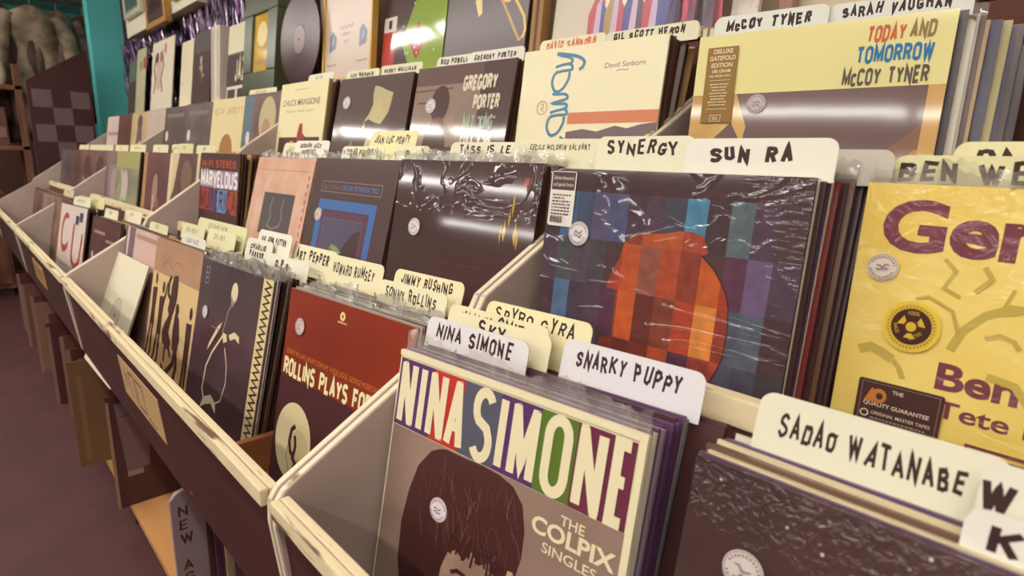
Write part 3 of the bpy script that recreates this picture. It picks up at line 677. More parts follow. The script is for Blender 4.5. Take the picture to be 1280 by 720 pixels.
o8 = (-.01, -.01, .004, 0, .05)
cover(0, -8, o8, (92, 66, 58), 'card', art_blotch((92, 62, 56), (128, 98, 84), None, 7, 3), 'brown record cover just short of the third sloping panel')
stack(0, -8, o8, 'brown cover short of the panel', 5, .013, ['brown', 'grey', 'dark', 'tan', 'dark'], 10)
card(0, -8, o8, .03, .0, .2, .03, '~1', 'cream divider card above the brown cover just short of the panel', (190, 174, 140), th=.012, tz=.006, pen=.22)
for k, c1, c2, lb in ((-9, (96, 68, 62), (140, 112, 98), 'mottled brown record cover low in the farthest rack, beside the panel'), (-10, (84, 56, 52), (112, 84, 72), 'dark brown record cover low in the farthest rack, second from the panel')):
    cover(0, k, (0, -.02, 0, 0, .03), c1, 'card', art_blotch(c1, c2, None, 8, k), lb)
    stack(0, k, (0, -.02, 0, 0, .03), lb.split(' record')[0] + ' far cover', 3, .02, ['dark', 'tan', 'brown'], 11)

# ---- second tier
FIG = [(.384, .739), (.40, .752), (.421, .773), (.47, .784), (.53, .787), (.598, .803), (.645, .805), (.683, .793), (.698, .765), (.708, .741), (.685, .731), (.735, .69), (.761, .656), (.785, .62), (.801, .571), (.808, .50), (.806, .417), (.795, .37), (.772, .315), (.80, .29), (.75, .23), (.70, .19), (.42, .16), (.33, .20), (.318, .30), (.325, .37), (.374, .392), (.372, .56), (.328, .565), (.345, .625), (.372, .682), (.380, .72)]
def art_patch(a):
    r = random.Random(12); cols = [.0, .078, .154, .230, .306, .383, .457, .534, .611, .687, .764, .840, .917, 1.0]; rows = [0, .05, .21, .387, .565, .738, .915, 1.0]
    dk = [(58, 36, 40), (64, 42, 46), (60, 48, 56), (56, 54, 64), (66, 48, 60), (52, 44, 52), (70, 56, 66)]
    spec = {(8, 5): (62, 106, 130), (1, 5): (60, 78, 104), (2, 5): (56, 62, 82), (3, 5): (72, 64, 86), (4, 5): (66, 66, 92), (10, 5): (74, 84, 88), (11, 4): (88, 70, 98), (0, 3): (60, 40, 46), (1, 3): (64, 86, 112), (10, 3): (66, 68, 82), (11, 3): (68, 72, 84), (2, 3): (58, 44, 58), (4, 3): (70, 38, 56), (10, 4): (76, 42, 60), (10, 2): (64, 62, 78), (3, 4): (60, 54, 58), (1, 4): (62, 62, 66), (11, 2): (60, 56, 66), (9, 5): (58, 40, 44), (5, 5): (60, 44, 52)}
    for i in range(13):
        for j in range(7):
            c = spec.get((i, j), r.choice(dk) if 0 < j < 6 else (58, 36, 38)); nm = 'patch_%d_%d_%d' % c
            a.k = 1; a.rect(cols[i], rows[j], cols[i + 1] + .0002, rows[j + 1], noisemat(nm, c, tuple(min(255, int(v * 1.12)) for v in c), 60, 'shrink'))
    a.k = 4
    org = {(4, 4): (150, 60, 32), (5, 4): (172, 74, 34), (6, 4): (132, 76, 56), (7, 4): (158, 66, 36), (8, 4): (128, 54, 34), (9, 4): (180, 84, 32), (10, 4): (148, 54, 32), (5, 3): (184, 82, 34), (6, 3): (96, 42, 34), (7, 3): (116, 54, 34), (8, 3): (158, 58, 32), (9, 3): (202, 122, 48), (10, 3): (136, 50, 32), (4, 2): (116, 50, 32), (5, 2): (104, 44, 34), (6, 2): (112, 48, 32), (7, 2): (160, 70, 36), (8, 2): (76, 40, 54), (9, 2): (130, 52, 34), (10, 2): (150, 64, 40)}
    org = {k_: (int(c_[0] * .88), int(c_[1] * .88), int(c_[2] * .98)) for k_, c_ in org.items()}
    for i in range(4, 11):
        for j in (1, 2, 3, 4, 5):
            c = org.get((i, j), (146, 68, 36) if j == 5 else (106, 46, 33))
            if j == 5 and i in (4, 5): c = (116, 50, 40)
            if j == 5 and i >= 8: c = (132, 54, 38)
            pc = clip(FIG, cols[i], rows[j], cols[i + 1], rows[j + 1])
            if len(pc) > 2: a.k = 5; a.poly(pc, noisemat('patch_%d_%d_%d' % c, c, tuple(min(255, int(v * 1.13)) for v in c), 70, 'shrink'))
    a.k = 8; a.line([(.685, .731), (.735, .69), (.761, .656), (.785, .62), (.801, .571), (.808, .50), (.806, .417), (.795, .37), (.772, .315)], .004, (66, 30, 28))
PT = cover(1, 0, OFF['patch'], (58, 36, 40), 'shrink', art_patch, 'shrink-wrapped record cover with an orange rounded figure on dark blue patchwork')
def hype(parent, pts, c, fn, label, y=-.0016, fin='card', name='hype_sticker'):
    mb = MB(); q = [(u * W, v * W) for u, v in pts]; mb.prism(q, 1, y, y + .0003, mat(c, fin)); a = Art(mb, W, fin, y); fn(a)
    o = mb.build(name, parent, raw=True); o['label'] = label; return o
def rrect(u0, v0, u1, v1, r=.012):
    o = []
    for cx, cy, s0 in ((u1 - r, v1 - r, 0), (u0 + r, v1 - r, 90), (u0 + r, v0 + r, 180), (u1 - r, v0 + r, 270)): o += arc(cx, cy, r, r, s0, s0 + 90, 4)
    return o
def h_patch(a):
    a.rect(.017, .915, .131, .985, (78, 50, 48)); a.font('Definitive Remastered', .024, .955, .016, (206, 196, 186), .10); a.font('and Expanded Version', .024, .929, .016, (206, 196, 186), .10)
    for q in range(7): hline(a, .026, .892 - q * .0125, .092 if q != 1 else .06, .006, (96, 66, 66), seed=q)
    for q in range(16): a.rect(.024 + q * .0042, .785, .024 + q * .0042 + (.0028 if q % 3 else .0016), .812, (80, 50, 50))
hype(PT, rrect(.012, .772, .136, .988, .01), (208, 200, 190), h_patch, 'white rectangular sticker with small print and a barcode')
sticker(PT, .176, .752, .047)
D_PT = 'patchwork cover with the orange figure'
stack(1, 0, OFF['patch'], D_PT, 14, .0078, ['white', 'dark', 'navy', 'cream', 'maroon', 'dark', 'brown', 'dark', 'black', 'dark', 'brown', 'black', 'dark', 'grey'], 12, wrapped=(6, 8), xs=.0026)
card(1, 0, OFF['patch'], .022, .050, .180, .041, 'SYNERGY', 'white divider card with a one-word black name, left of two above the patchwork cover', (212, 205, 178), th=.018, tz=.005, pen=.14)
card(1, 0, OFF['patch'], .018, .172, .324, .0375, 'SUN RA', 'white divider card with two short black words in the middle above the patchwork cover', (214, 209, 194), th=.018, tz=.008, pen=.17, tw=.085)
card(1, 0, OFF['patch'], .060, .17, .362, .031, '', 'blank grey divider card between the patchwork and yellow covers', (178, 168, 154))
def art_yellow(a):
    ol = (180, 156, 74); pl = (112, 56, 66)
    a.rect(0, 0, 1, 1, noisemat('yellow_print', (214, 182, 86), (224, 198, 110), 5, 'crumple'))
    a.font('Gentle', .052, .815, .142, pl, .62, bold=.035); a.font('Ben Webster', .246, .437, .076, pl, .68, bold=.03); a.font('Tete Mo', .266, .357, .050, pl, .30, bold=.02)
    for pts, t in (([(.27, .55), (.29, .61), (.33, .66), (.38, .69), (.44, .69)], .022), ([(.05, .50), (.08, .515), (.11, .505), (.14, .49)], .028), ([(.14, .49), (.16, .47), (.175, .44)], .014), ([(.34, .60), (.37, .615), (.40, .605), (.415, .585)], .012), ([(.38, .74), (.36, .67), (.40, .68)], .008), ([(.22, .80), (.25, .77), (.23, .72), (.27, .70)], .01), ([(.45, .70), (.5, .62), (.52, .55)], .02), ([(.36, .50), (.42, .49), (.46, .44)], .02), ([(.30, .72), (.33, .76), (.31, .79)], .012), ([(.28, .60), (.26, .66), (.20, .69), (.17, .68)], .008), ([(.55, .7), (.62, .6), (.6, .5)], .03)): a.line(pts, t, ol)
    a.frame(.349, .05, .80, .300, .008, pl); a.rect(.364, .05, .79, .285, pl)
YE = cover(1, 1, OFF['yellow'], (214, 184, 92), 'crumple', art_yellow, 'yellow record cover with large plum lettering and brush marks in a loose plastic bag')
sticker(YE, .075, .757, .040, c=(204, 190, 176))
def h_seal(a):
    a.ell(.172, .597, .062, .066, mat((206, 172, 60), 'gloss')); a.ell(.172, .597, .050, .053, (66, 36, 36))
    a.ell(.172, .597, .013, .014, mat((200, 164, 50), 'gloss'))
    for an in (150, 30, 270): a.poly([(.172 + r_ * math.cos(math.radians(an + d_)), .597 + r_ * 1.06 * math.sin(math.radians(an + d_))) for r_, d_ in ((.019, -16), (.035, -24), (.035, 24), (.019, 16))], mat((200, 164, 50), 'gloss'))
    a.font('100%', .158, .631, .012, (206, 172, 60), .03); a.font('ANALOG', .128, .60, .010, (206, 172, 60), .03, rot=-1.25); a.font('MASTERS', .176, .556, .010, (206, 172, 60), .036, rot=.75)
    for q in range(40):
        an = q / 40 * 6.283; a.line([(.172 + .053 * math.cos(an), .597 + .056 * math.sin(an)), (.172 + .059 * math.cos(an), .597 + .063 * math.sin(an))], .0022, (120, 90, 30))
hype(YE, [(.172 + .071 * math.cos(q / 40 * 6.2832), .597 + .075 * math.sin(q / 40 * 6.2832)) for q in range(40)], (214, 184, 70), h_seal, 'round gold and dark seal sticker', y=-.0024, fin='gloss', name='seal_sticker')
def h_guar(a):
    cr = (200, 184, 160); a.frame(.078, .274, .274, .410, .002, (130, 100, 90))
    a.ell(.125, .373, .020, .022, (176, 110, 40)); a.poly([(.088, .352), (.105, .395), (.12, .38), (.125, .352)], (176, 110, 40)); a.ell(.127, .372, .009, .010, (66, 36, 36))
    a.font('THE', .158, .388, .011, cr, .028, bold=.02); a.font('QUALITY GUARANTEE', .088, .340, .012, cr, .168, bold=.02); a.font('ORIGINAL MASTER TAPES', .112, .314, .010, cr, .15, bold=.01)
    a.ring(.095, .313, .010, .004, cr); 
    for q in range(3): hline(a, .112, .300 - .011 * q, .14 - .03 * q, .0045, (150, 124, 112), seed=q)
hype(YE, rrect(.067, .266, .284, .418, .008), (66, 38, 36), h_guar, 'black rectangular guarantee sticker with small cream print', y=-.0021)
D_YE = 'yellow cover'
stack(1, 1, OFF['yellow'], D_YE, 12, .007, ['tan', 'dark', 'cream', 'brown', 'dark', 'grey', 'tan', 'dark', 'brown', 'dark', 'tan', 'dark'], 13, wrapped=(0,))
crinkle(YE, .003, .017, seed=4)
card(1, 1, OFF['yellow'], .030, .010, .165, .027, 'BEN WEBST', 'cream divider card with a black name showing through plastic above the yellow cover', (206, 198, 150), th=.021, tz=.006, pen=.15, tw=.145)
card(1, 1, OFF['yellow'], .060, .050, .205, .042, 'PAUL', 'cream divider card standing higher behind the plastic of the yellow cover', (212, 203, 156), th=.019, tz=.007, pen=.15, tw=.07)

def art_black(a):
    gd = (164, 132, 46); a.rect(0, 0, 1, 1, noisemat('black_print', (66, 38, 37), (60, 34, 33), 3, 'shrinktop'))
    for (u, v, h_, w_) in ((.855, .80, .12, .014), (.842, .74, .10, .012), (.82, .68, .12, .022), (.888, .67, .12, .024), (.905, .64, .1, .016), (.80, .66, .1, .012)):
        a.poly([(u, v + h_ * .5), (u + w_ * .5, v), (u + w_ * .2, v - h_ * .45), (u - w_ * .5, v - h_ * .1)], gd)
    a.rect(.90, .895, .93, .93, (150, 50, 40)); hline(a, .60, .755, .2, .008, (88, 58, 54)); hline(a, .45, .48, .3, .006, (86, 56, 52))
BK = cover(1, -1, OFF['black'], (70, 42, 40), 'shrinktop', art_black, 'glossy plastic-wrapped black record cover with a few gold leaf strokes')
sticker(BK, .190, .642, .046); crinkle(BK, .003, .013, seed=2)
D_BK = 'glossy black cover'
stack(1, -1, OFF['black'], D_BK, 10, .0075, ['tan', 'dark', 'brown', 'grey', 'dark', 'tan', 'brown', 'dark', 'brown', 'cream'], 14, wrapped=(0, 2, 4))
card(1, -1, OFF['black'], .030, .086, .248, .034, "TASS IS LE", 'white divider card half hidden by crumpled plastic above the glossy black cover', (206, 198, 172), th=.016, tz=.005, pen=.15)
card(1, -1, OFF['black'], .050, .224, .372, .042, 'CECILE MCLORIN SALVANT', 'long white divider card with thin small writing below the script-lettered cover', (206, 198, 164), th=.010, tz=.008, pen=.12)
def art_bluebox(a):
    bl = (66, 98, 152); a.rect(0, 0, 1, 1, (78, 54, 52)); a.frame(.128, .772, .86, .842, .006, (124, 104, 104))
    a.font('BILL EVANS', .15, .790, .034, (112, 92, 92), .24); a.font('OSCAR PETERSON TRIO', .40, .790, .034, (84, 104, 148), .43, bold=.02)
    a.rect(.133, -0.0, .840, .720, bl); a.rect(.205, 0, .775, .655, (88, 54, 70)); a.frame(.235, .02, .722, .597, .004, (116, 92, 108)); a.rect(.238, .02, .719, .594, noisemat('dusk_blue', (78, 66, 84), (88, 74, 96), 5, 'wrap'))
    a.poly([(.50, .02), (.48, .30), (.55, .44), (.63, .52), (.719, .55), (.719, .02)], (72, 46, 46))
    a.poly([(.35, .36), (.40, .43), (.47, .42), (.53, .39), (.50, .345), (.42, .33)], (140, 146, 90)); a.poly([(.36, .38), (.40, .41), (.43, .36)], (86, 110, 110)); a.poly([(.45, .37), (.53, .36), (.52, .33)], (204, 190, 150))
BB = cover(1, -2, OFF['bluebox'], (78, 54, 52), 'wrap', art_bluebox, 'dark record cover with a bright blue square frame and a small green bird')
sticker(BB, .160, .610, .046, c=(200, 180, 170))
D_BB = 'blue-framed cover'
stack(1, -2, OFF['bluebox'], D_BB, 8, .009, ['dark', 'brown', 'white', 'grey', 'dark', 'tan', 'brown', 'dark'], 15, wrapped=(0,))
card(1, -2, OFF['bluebox'], .020, .060, .222, .029, 'OSCAR PETERSON', 'cream divider card with a black two-word name directly above the blue-framed cover', (212, 204, 166), th=.016, tz=.006, pen=.16)
card(1, -2, OFF['bluebox'], .030, .238, .350, .032, 'P', 'cream divider card with one visible letter beside the glossy black cover', (206, 200, 164), th=.016, tz=.006, pen=.18, tw=.014)
card(1, -2, OFF['bluebox'], .070, .075, .245, .072, 'JEAN LUC PONTY', 'cream divider card overlapping the foot of the pale face cover', (210, 202, 150), th=.018, tz=.012, pen=.14)
def art_pink(a):
    a.rect(0, 0, 1, 1, noisemat('pink_print', (198, 150, 126), (208, 164, 140), 14, 'wrap')); a.rect(.243, .383, .79, .717, (86, 68, 68)); a.line([(.06, .90), (.95, .90)], .006, (170, 122, 104))
    for u in (.42, .62): a.line([(u, .68), (u - .02, .60), (u + .01, .52), (u - .03, .44)], .02, (126, 104, 100))
    a.line([(.38, .46), (.5, .43), (.62, .47)], .018, (126, 104, 100))
    for q in range(14): a.rect(.945, .06 + .06 * q, .965, .09 + .06 * q, (160, 112, 96))
PK = cover(1, -3, OFF['pink'], (200, 154, 130), 'wrap', art_pink, 'pink-bordered record cover with a small dark square picture')
stack(1, -3, OFF['pink'], 'pink-bordered cover', 7, .010, ['dark', 'tan', 'brown', 'dark', 'grey', 'brown', 'dark'], 16, wrapped=(0, 2))
card(1, -3, OFF['pink'], .020, .150, .322, .046, 'MODERN JAZZ|QUARTET', 'white divider card with two handwritten rows above the pink-bordered cover', (212, 206, 188), th=.012, tz=.007, pen=.2)
card(1, -3, OFF['pink'], .032, .06, .16, .043, '~1', 'small cream divider card beside the two-row card above the pink-bordered cover', (206, 198, 164), th=.012, tz=.01, pen=.2)
def art_colour(a):
    a.rect(0, 0, 1, 1, (70, 40, 38)); a.caps('HI-FI STEREO', .05, .868, .07, (170, 62, 44), .86, t=.2)
    a.rect(.02, .685, .98, .845, (140, 118, 136)); a.caps('MARVELOUS', .03, .690, .150, (216, 208, 200), .94, t=.2, gap=.08)
    bs = [(164, 62, 36), (150, 50, 44), (104, 50, 74), (84, 60, 100), (98, 128, 166), (90, 122, 160), (150, 58, 40), (150, 70, 40)]
    for q, c in enumerate(bs): a.rect(.02 + q * .12, .47, .02 + (q + 1) * .12, .675, c)
    a.caps('MUTERICA', .04, .48, .185, (72, 44, 50), .92, t=.16, gap=.2); a.ell(.80, .37, .09, .13, (170, 136, 116)); a.ell(.79, .42, .095, .09, (72, 42, 40))
CL = cover(1, -4, OFF['colour'], (70, 40, 38), 'card', art_colour, 'dark record cover with rows of red, white and multicoloured capitals', inner=(190, 160, 100))
stack(1, -4, OFF['colour'], 'multicoloured capitals cover', 7, .011, ['tan', 'dark', 'tan', 'brown', 'dark', 'tan', 'dark'], 17)
def far(t, k, off, base, c2, label, desc, n, cols, extra=None, fin='card', sc_=8, cards=()):
    cover(t, k, off, base, fin, art_blotch(base, c2, extra, sc_, k * 10 + t), label)
    if n: stack(t, k, off, desc, n, .075 / n, cols, 40 + k)
    for q, (d, u0, u1, h, tx, lb, co) in enumerate(cards): card(t, k, off, d, u0, u1, h, tx, lb, co, th=.013, tz=.007, pen=.2)
CC = (208, 198, 158)
def ex_creamedge(a): a.rect(.0, .0, .10, 1, (196, 180, 140)); a.poly([(.1, 1), (.30, 1), (.18, .6), (.1, .5)], (184, 166, 132)); a.rect(.84, .6, .92, 1, (190, 172, 136)); a.ell(.55, .75, .16, .18, (110, 80, 66))
far(1, -5, (0, -.01, .0, 0, .04), (82, 54, 48), (96, 66, 58), 'dark record cover with cream side edges beside the second sloping panel', 'cream-edged dark cover', 5, ['dark', 'cream', 'dark', 'brown', 'dark'], ex_creamedge, cards=((.02, .0, .15, .034, '~1', 'pale green divider card above the cream-edged dark cover', (196, 188, 140)), (.03, .15, .32, .03, '~1', 'white divider card above the cream-edged dark cover', (206, 196, 160))))
def ex_tanleft(a): a.rect(.0, .0, .13, 1, (160, 116, 78)); a.ell(.5, .55, .1, .2, (150, 112, 100)); a.ell(.62, .35, .08, .12, (120, 76, 66)); a.rect(.42, .2, .48, .5, (180, 150, 130))
far(1, -6, (0, -.01, .0, 0, .04), (86, 52, 54), (104, 62, 60), 'dark maroon record cover with a tan left strip in the middle tier', 'tan-stripped maroon cover', 5, ['dark', 'brown', 'tan', 'dark', 'brown'], ex_tanleft, cards=((.02, .02, .2, .03, '~1', 'white divider card above the tan-stripped maroon cover', CC), (.04, .17, .31, .034, '~2', 'second white divider card above the tan-stripped maroon cover', CC)))
def ex_fog(a): a.rect(.0, .78, 1, 1, (146, 138, 84)); a.ell(.35, .3, .3, .2, (120, 130, 92)); a.line([(.2, .1), (.35, .5), (.3, .75)], .06, (176, 164, 146)); a.ell(.45, .55, .12, .2, (172, 158, 144))
far(1, -7, (-.01, -.03, .0, 0, .06), (116, 108, 86), (150, 136, 112), 'misty green record cover beyond the second sloping panel', 'misty green cover', 4, ['dark', 'olive', 'brown', 'dark'], ex_fog, cards=((.02, .1, .3, .03, '~2', 'white divider card above the misty green cover', CC),))
def ex_lil(a): a.rect(.15, .1, .85, .8, (128, 104, 108)); a.ell(.5, .5, .2, .25, (150, 126, 120))
far(1, -8, (0, -.01, 0, 0, .04), (104, 82, 84), (124, 100, 98), 'lilac grey record cover just short of the third middle-tier panel', 'lilac grey cover', 4, ['dark', 'grey', 'dark', 'brown'], ex_lil, cards=((.03, .0, .22, .03, '~1', 'cream divider card above the lilac grey cover', CC),))
def ex_face2(a): a.ell(.5, .45, .22, .3, (140, 106, 90)); a.ell(.5, .7, .26, .2, (80, 50, 46)); a.rect(.2, .05, .8, .2, (120, 84, 74))
far(1, -9, (0, -.01, 0, 0, .04), (92, 66, 60), (110, 80, 72), 'brown face record cover in the farthest rack, first past the panel', 'brown face cover', 3, ['dark', 'tan', 'brown'], ex_face2, cards=((.03, .0, .25, .03, '', 'cream divider card above the brown face cover', CC),))
far(1, -10, (0, -.01, 0, 0, .04), (84, 56, 50), (118, 84, 72), 'dark face record cover in the farthest rack, second past the panel', 'dark face cover', 3, ['brown', 'tan', 'dark'], ex_face2, cards=((.03, .05, .3, .03, '', 'cream divider card above the dark face cover', CC),))
far(1, -11, (0, -.01, 0, 0, .04), (76, 50, 48), (96, 70, 62), 'nearly black record cover in the farthest rack, middle tier', 'nearly black far cover', 3, ['dark', 'grey', 'dark'], None, cards=((.03, .05, .3, .03, '', 'cream divider card above the nearly black far cover', CC),))
far(1, -12, (.02, -.01, 0, 0, .04), (70, 56, 60), (96, 84, 86), 'slate record cover at the far end of the middle tier', 'slate end cover', 2, ['dark', 'grey'], None)

# ---- third tier
def art_gatefold(a):
    ye = (214, 202, 138)
    a.rect(0, 0, 1, .728, noisemat('dusk_print', (98, 76, 74), (112, 84, 76), 2.2, 'wrap', .35, .7))
    gold = noisemat('gold_print', (170, 128, 62), (196, 158, 92), 6, 'wrap')
    a.poly([(0, .728), (0, .0), (.06, .0), (.05, .45), (.20, .60), (.26, .50), (.27, .58), (.21, .728)], gold); a.rect(.945, 0, 1, .728, (190, 148, 84))
    br = noisemat('amber_print', (150, 94, 50), (196, 138, 66), 5, 'wrap')
    a.poly([(.58, 0), (.60, .22), (.66, .33), (.74, .42), (.80, .45), (.86, .50), (.92, .56), (.945, .58), (.945, 0)], noisemat('brown_glow_print', (120, 84, 68), (134, 92, 64), 4, 'wrap')); a.poly([(.70, 0), (.76, .22), (.85, .36), (.93, .48), (.945, .48), (.945, 0)], br)
    a.caps('TODAY', .706, .902, .066, (186, 84, 36), .132, t=.22, gap=.1, shear=.04); a.caps('AND', .852, .906, .066, (134, 106, 62), .085, t=.22, gap=.1, shear=.04)
    a.caps('TOMORROW', .680, .821, .070, (34, 106, 150), .262, t=.21, gap=.1); a.caps('McCOY TYNER', .641, .735, .070, (84, 76, 62), .298, t=.21, gap=.1)
MC = cover(2, 0, OFF['gatefold'], (214, 202, 138), 'wrap', art_gatefold, 'shrink-wrapped pale yellow record cover over a dusky landscape with coloured title words')
sticker(MC, .306, .679, .043, c=(188, 172, 172), y=-.0020)
def h_gate(a):
    cr = (212, 196, 160)
    for q, (tx, wd_, h_) in enumerate((('DELUXE', .092, .020), ('GATEFOLD', .122, .020), ('EDITION', .10, .020), ('180 GRAM', .09, .014), ('HQ VIRGIN VINYL', .104, .010))): a.font(tx, .124 - wd_ / 2, (.915, .884, .852, .828, .808)[q], h_, cr, wd_, bold=.02)
    for v in (.793, .662): a.line([(.075, v), (.172, v)], .0022, cr)
    for q in range(8): hline(a, .08 + .006 * (q % 3), .772 - q * .0135, .09 - .012 * (q % 3), .005, cr, seed=q)
    a.frame(.10, .605, .15, .633, .0026, cr); a.font('DOL', .111, .612, .014, cr, .029, bold=.02)
hype(MC, [(.054, .598), (.202, .598), (.192, .943), (.050, .943)], (134, 98, 42), h_gate, 'tall brown sticker with cream capitals', y=-.0022)
D_MC = 'pale yellow landscape cover'
stack(2, 0, OFF['gatefold'], D_MC, 15, .0088, ['dark', 'black', 'white', 'white', 'white', 'brown', 'tan', 'navy', 'olive', 'olive', 'navy', 'dark', 'brown', 'dark', 'dark'], 18, wrapped=(3, 5), xs=.0052)
card(2, 0, OFF['gatefold'], .015, .014, .170, .030, 'McCOY TYNER', 'white divider card with a black two-word name above the left of the pale yellow cover', (204, 204, 192), th=.017, tz=.007, pen=.2)
card(2, 0, OFF['gatefold'], .020, .168, .326, .028, 'SARAH VAUGHAN', 'white divider card with a black two-word name above the right of the pale yellow cover', (204, 203, 192), th=.016, tz=.005, pen=.17)
def art_night(a):
    r = random.Random(8); a.rect(0, 0, 1, 1, noisemat('shade_print', (66, 46, 48), (78, 58, 58), 4, 'wrap'))
    for q in range(30): a.ell(r.uniform(.03, .6), r.uniform(.3, .97), .0022, .005, (170, 156, 150), 8)
    a.poly([(0, .50), (.08, .44), (.10, .30), (0, .25)], (176, 82, 72)); a.caps('JAZZ', .10, .62, .03, (170, 156, 150), .05)
cover(2, 1, OFF['night'], (64, 44, 46), 'wrap', art_night, 'dark plastic-wrapped record cover at the right end of the top tier')
stack(2, 1, OFF['night'], 'dark top-tier end cover', 6, .012, ['dark', 'tan', 'brown', 'dark', 'cream', 'dark'], 19)
def art_script(a):
    tb = (40, 104, 132)
    a.rect(.40, .545, 1, .612, (186, 100, 54)); a.poly([(.40, .0), (1, .0), (1, .545), (.90, .535), (.82, .515), (.74, .53), (.62, .50), (.52, .515), (.40, .50)], (92, 66, 70))
    a.font('David Sanborn', .614, .852, .030, (92, 66, 58), .262, shear=.12); a.line([(.70, .832), (.73, .838), (.755, .832), (.78, .838)], .004, (110, 84, 70))
    def sw(pts, t):
        P_ = [Vector(p) for p in pts]; o = []
        for i in range(len(P_) - 1):
            p0 = P_[max(i - 1, 0)]; p1 = P_[i]; p2 = P_[i + 1]; p3 = P_[min(i + 2, len(P_) - 1)]
            for q in range(5):
                f = q / 5; o.append(tuple(.5 * ((2 * p1) + (p2 - p0) * f + (2 * p0 - 5 * p1 + 4 * p2 - p3) * f * f + (3 * p1 - p0 - 3 * p2 + p3) * f ** 3)))
        a.line(o + [tuple(P_[-1])], t, tb)
    for v0 in (.735, .475):      # the two letters a, written upward
        sw([(.285, v0 + .125), (.255, v0 + .10), (.25, v0 + .05), (.285, v0 + .005), (.335, v0 + .02), (.37, v0 + .075), (.372, v0 + .115)], .019)
        sw([(.262, v0 + .115), (.32, v0 + .125), (.365, v0 + .125), (.39, v0 + .13), (.385, v0 + .15), (.36, v0 + .165)], .017)
    sw([(.262, .615), (.30, .625), (.36, .635), (.385, .645), (.37, .665), (.31, .668), (.27, .672), (.32, .682), (.37, .692), (.382, .705), (.36, .722), (.30, .724), (.262, .728)], .017)
    sw([(.262, .885), (.31, .895), (.37, .90), (.385, .915), (.36, .935), (.30, .95), (.262, .965)], .017); sw([(.262, .965), (.33, .955), (.42, .935), (.47, .905), (.465, .875), (.44, .858)], .019)
    sw([(.235, .40), (.30, .42), (.38, .43), (.39, .455), (.36, .47)], .016)
    a.ring(.193, .648, .040, .005, (140, 116, 96)); a.line([(.18, .665), (.20, .672), (.205, .65), (.185, .64), (.21, .625)], .005, (140, 116, 96))
SB = cover(2, -1, OFF['script'], (214, 202, 164), 'gloss', art_script, 'cream record cover with blue vertical script and an orange band')
stack(2, -1, OFF['script'], 'cream blue-script cover', 9, .0095, ['dark', 'brown', 'tan', 'brown', 'dark', 'grey', 'brown', 'dark', 'tan'], 20)
card(2, -1, OFF['script'], .015, .022, .178, .022, 'DAVID SANBORN', 'cream divider card with an orange name above the cream blue-script cover', (212, 204, 170), (184, 88, 48), th=.017, tz=.004, pen=.15)
card(2, -1, OFF['script'], .040, .158, .344, .028, 'GIL SCOTT HERON', 'cream divider card with a black name below the colourful band poster', (206, 198, 170), th=.015, tz=.004, pen=.2)
def art_photo(a):
    a.rect(0, 0, 1, 1, noisemat('sepia_photo', (124, 102, 90), (138, 116, 100), 4, 'wrap')); a.rect(0, 0, 1, .40, (84, 58, 56)); a.rect(0, .40, .30, .56, (146, 112, 98)); a.rect(0, .86, 1, 1, (92, 68, 60)); a.rect(.70, 0, 1, 1, (78, 52, 52))
    a.line([(.0, .82), (.42, .83)], .012, (92, 70, 62)); a.line([(.05, .73), (.20, .73)], .012, (88, 66, 58))
    a.ell(.30, .72, .10, .135, (72, 44, 42)); a.poly([(.18, .50), (.40, .52), (.44, .30), (.15, .28)], (74, 48, 46)); a.ell(.30, .56, .075, .06, (116, 78, 66)); a.ell(.44, .585, .05, .05, (150, 116, 98))
    cr = (206, 196, 170)
    a.caps('GREGORY', .520, .800, .112, cr, .33, t=.25, gap=.05, shear=.0); a.caps('PORTER', .648, .662, .108, cr, .25, t=.25, gap=.05); a.caps('NAT "KING"', .575, .520, .108, (150, 160, 138), .31, t=.25, gap=.05); a.caps('COLE & ME', .575, .382, .108, cr, .31, t=.25, gap=.05)
PH = cover(2, -2, OFF['photo'], (118, 96, 86), 'wrap', art_photo, 'glossy sepia photo record cover with four rows of narrow capitals')
sticker(PH, .205, .705, .055)
stack(2, -2, OFF['photo'], 'glossy sepia photo cover', 7, .011, ['dark', 'brown', 'dark', 'tan', 'dark', 'brown', 'dark'], 21)
card(2, -2, OFF['photo'], .020, .036, .160, .029, 'BUD POWELL', 'white divider card above the left of the sepia photo cover', (206, 200, 178), th=.014, tz=.006, pen=.19)
card(2, -2, OFF['photo'], .015, .150, .316, .029, 'GREGORY PORTER', 'white divider card with a black two-word name above the right of the sepia photo cover', (210, 204, 190), th=.014, tz=.008, pen=.17)
def art_face(a):
    a.rect(0, 0, 1, 1, (78, 54, 50)); li = (182, 168, 122)
    a.poly([(.52, .915), (.60, .90), (.68, .87), (.775, .845), (.765, .75), (.75, .68), (.67, .585), (.58, .60), (.50, .63), (.43, .60), (.50, .68), (.53, .76), (.51, .84)], noisemat('pale_face_print', li, (164, 148, 106), 8, 'wrap'))
    a.poly([(.40, .52), (.45, .60), (.47, .50)], li); a.poly([(.50, .44), (.57, .52), (.60, .40), (.55, .28), (.48, .30)], li); a.poly([(.20, .30), (.30, .45), (.34, .40), (.26, .22)], (120, 94, 76))
FC = cover(2, -3, OFF['face'], (78, 54, 50), 'wrap', art_face, 'dark record cover with a pale half-lit face')
sticker(FC, .150, .781, .055)
stack(2, -3, OFF['face'], 'pale half-lit face cover', 6, .0125, ['dark', 'brown', 'dark', 'tan', 'dark', 'brown'], 22)
card(2, -3, OFF['face'], .015, -.001, .150, .026, 'LEE MORGAN', 'cream divider card above the left of the pale face cover', (206, 198, 166), th=.013, tz=.007, pen=.22)
card(2, -3, OFF['face'], .020, .145, .316, .031, 'GERRY MULLIGAN', 'cream divider card above the right of the pale face cover', (208, 200, 168), th=.013, tz=.009, pen=.19)
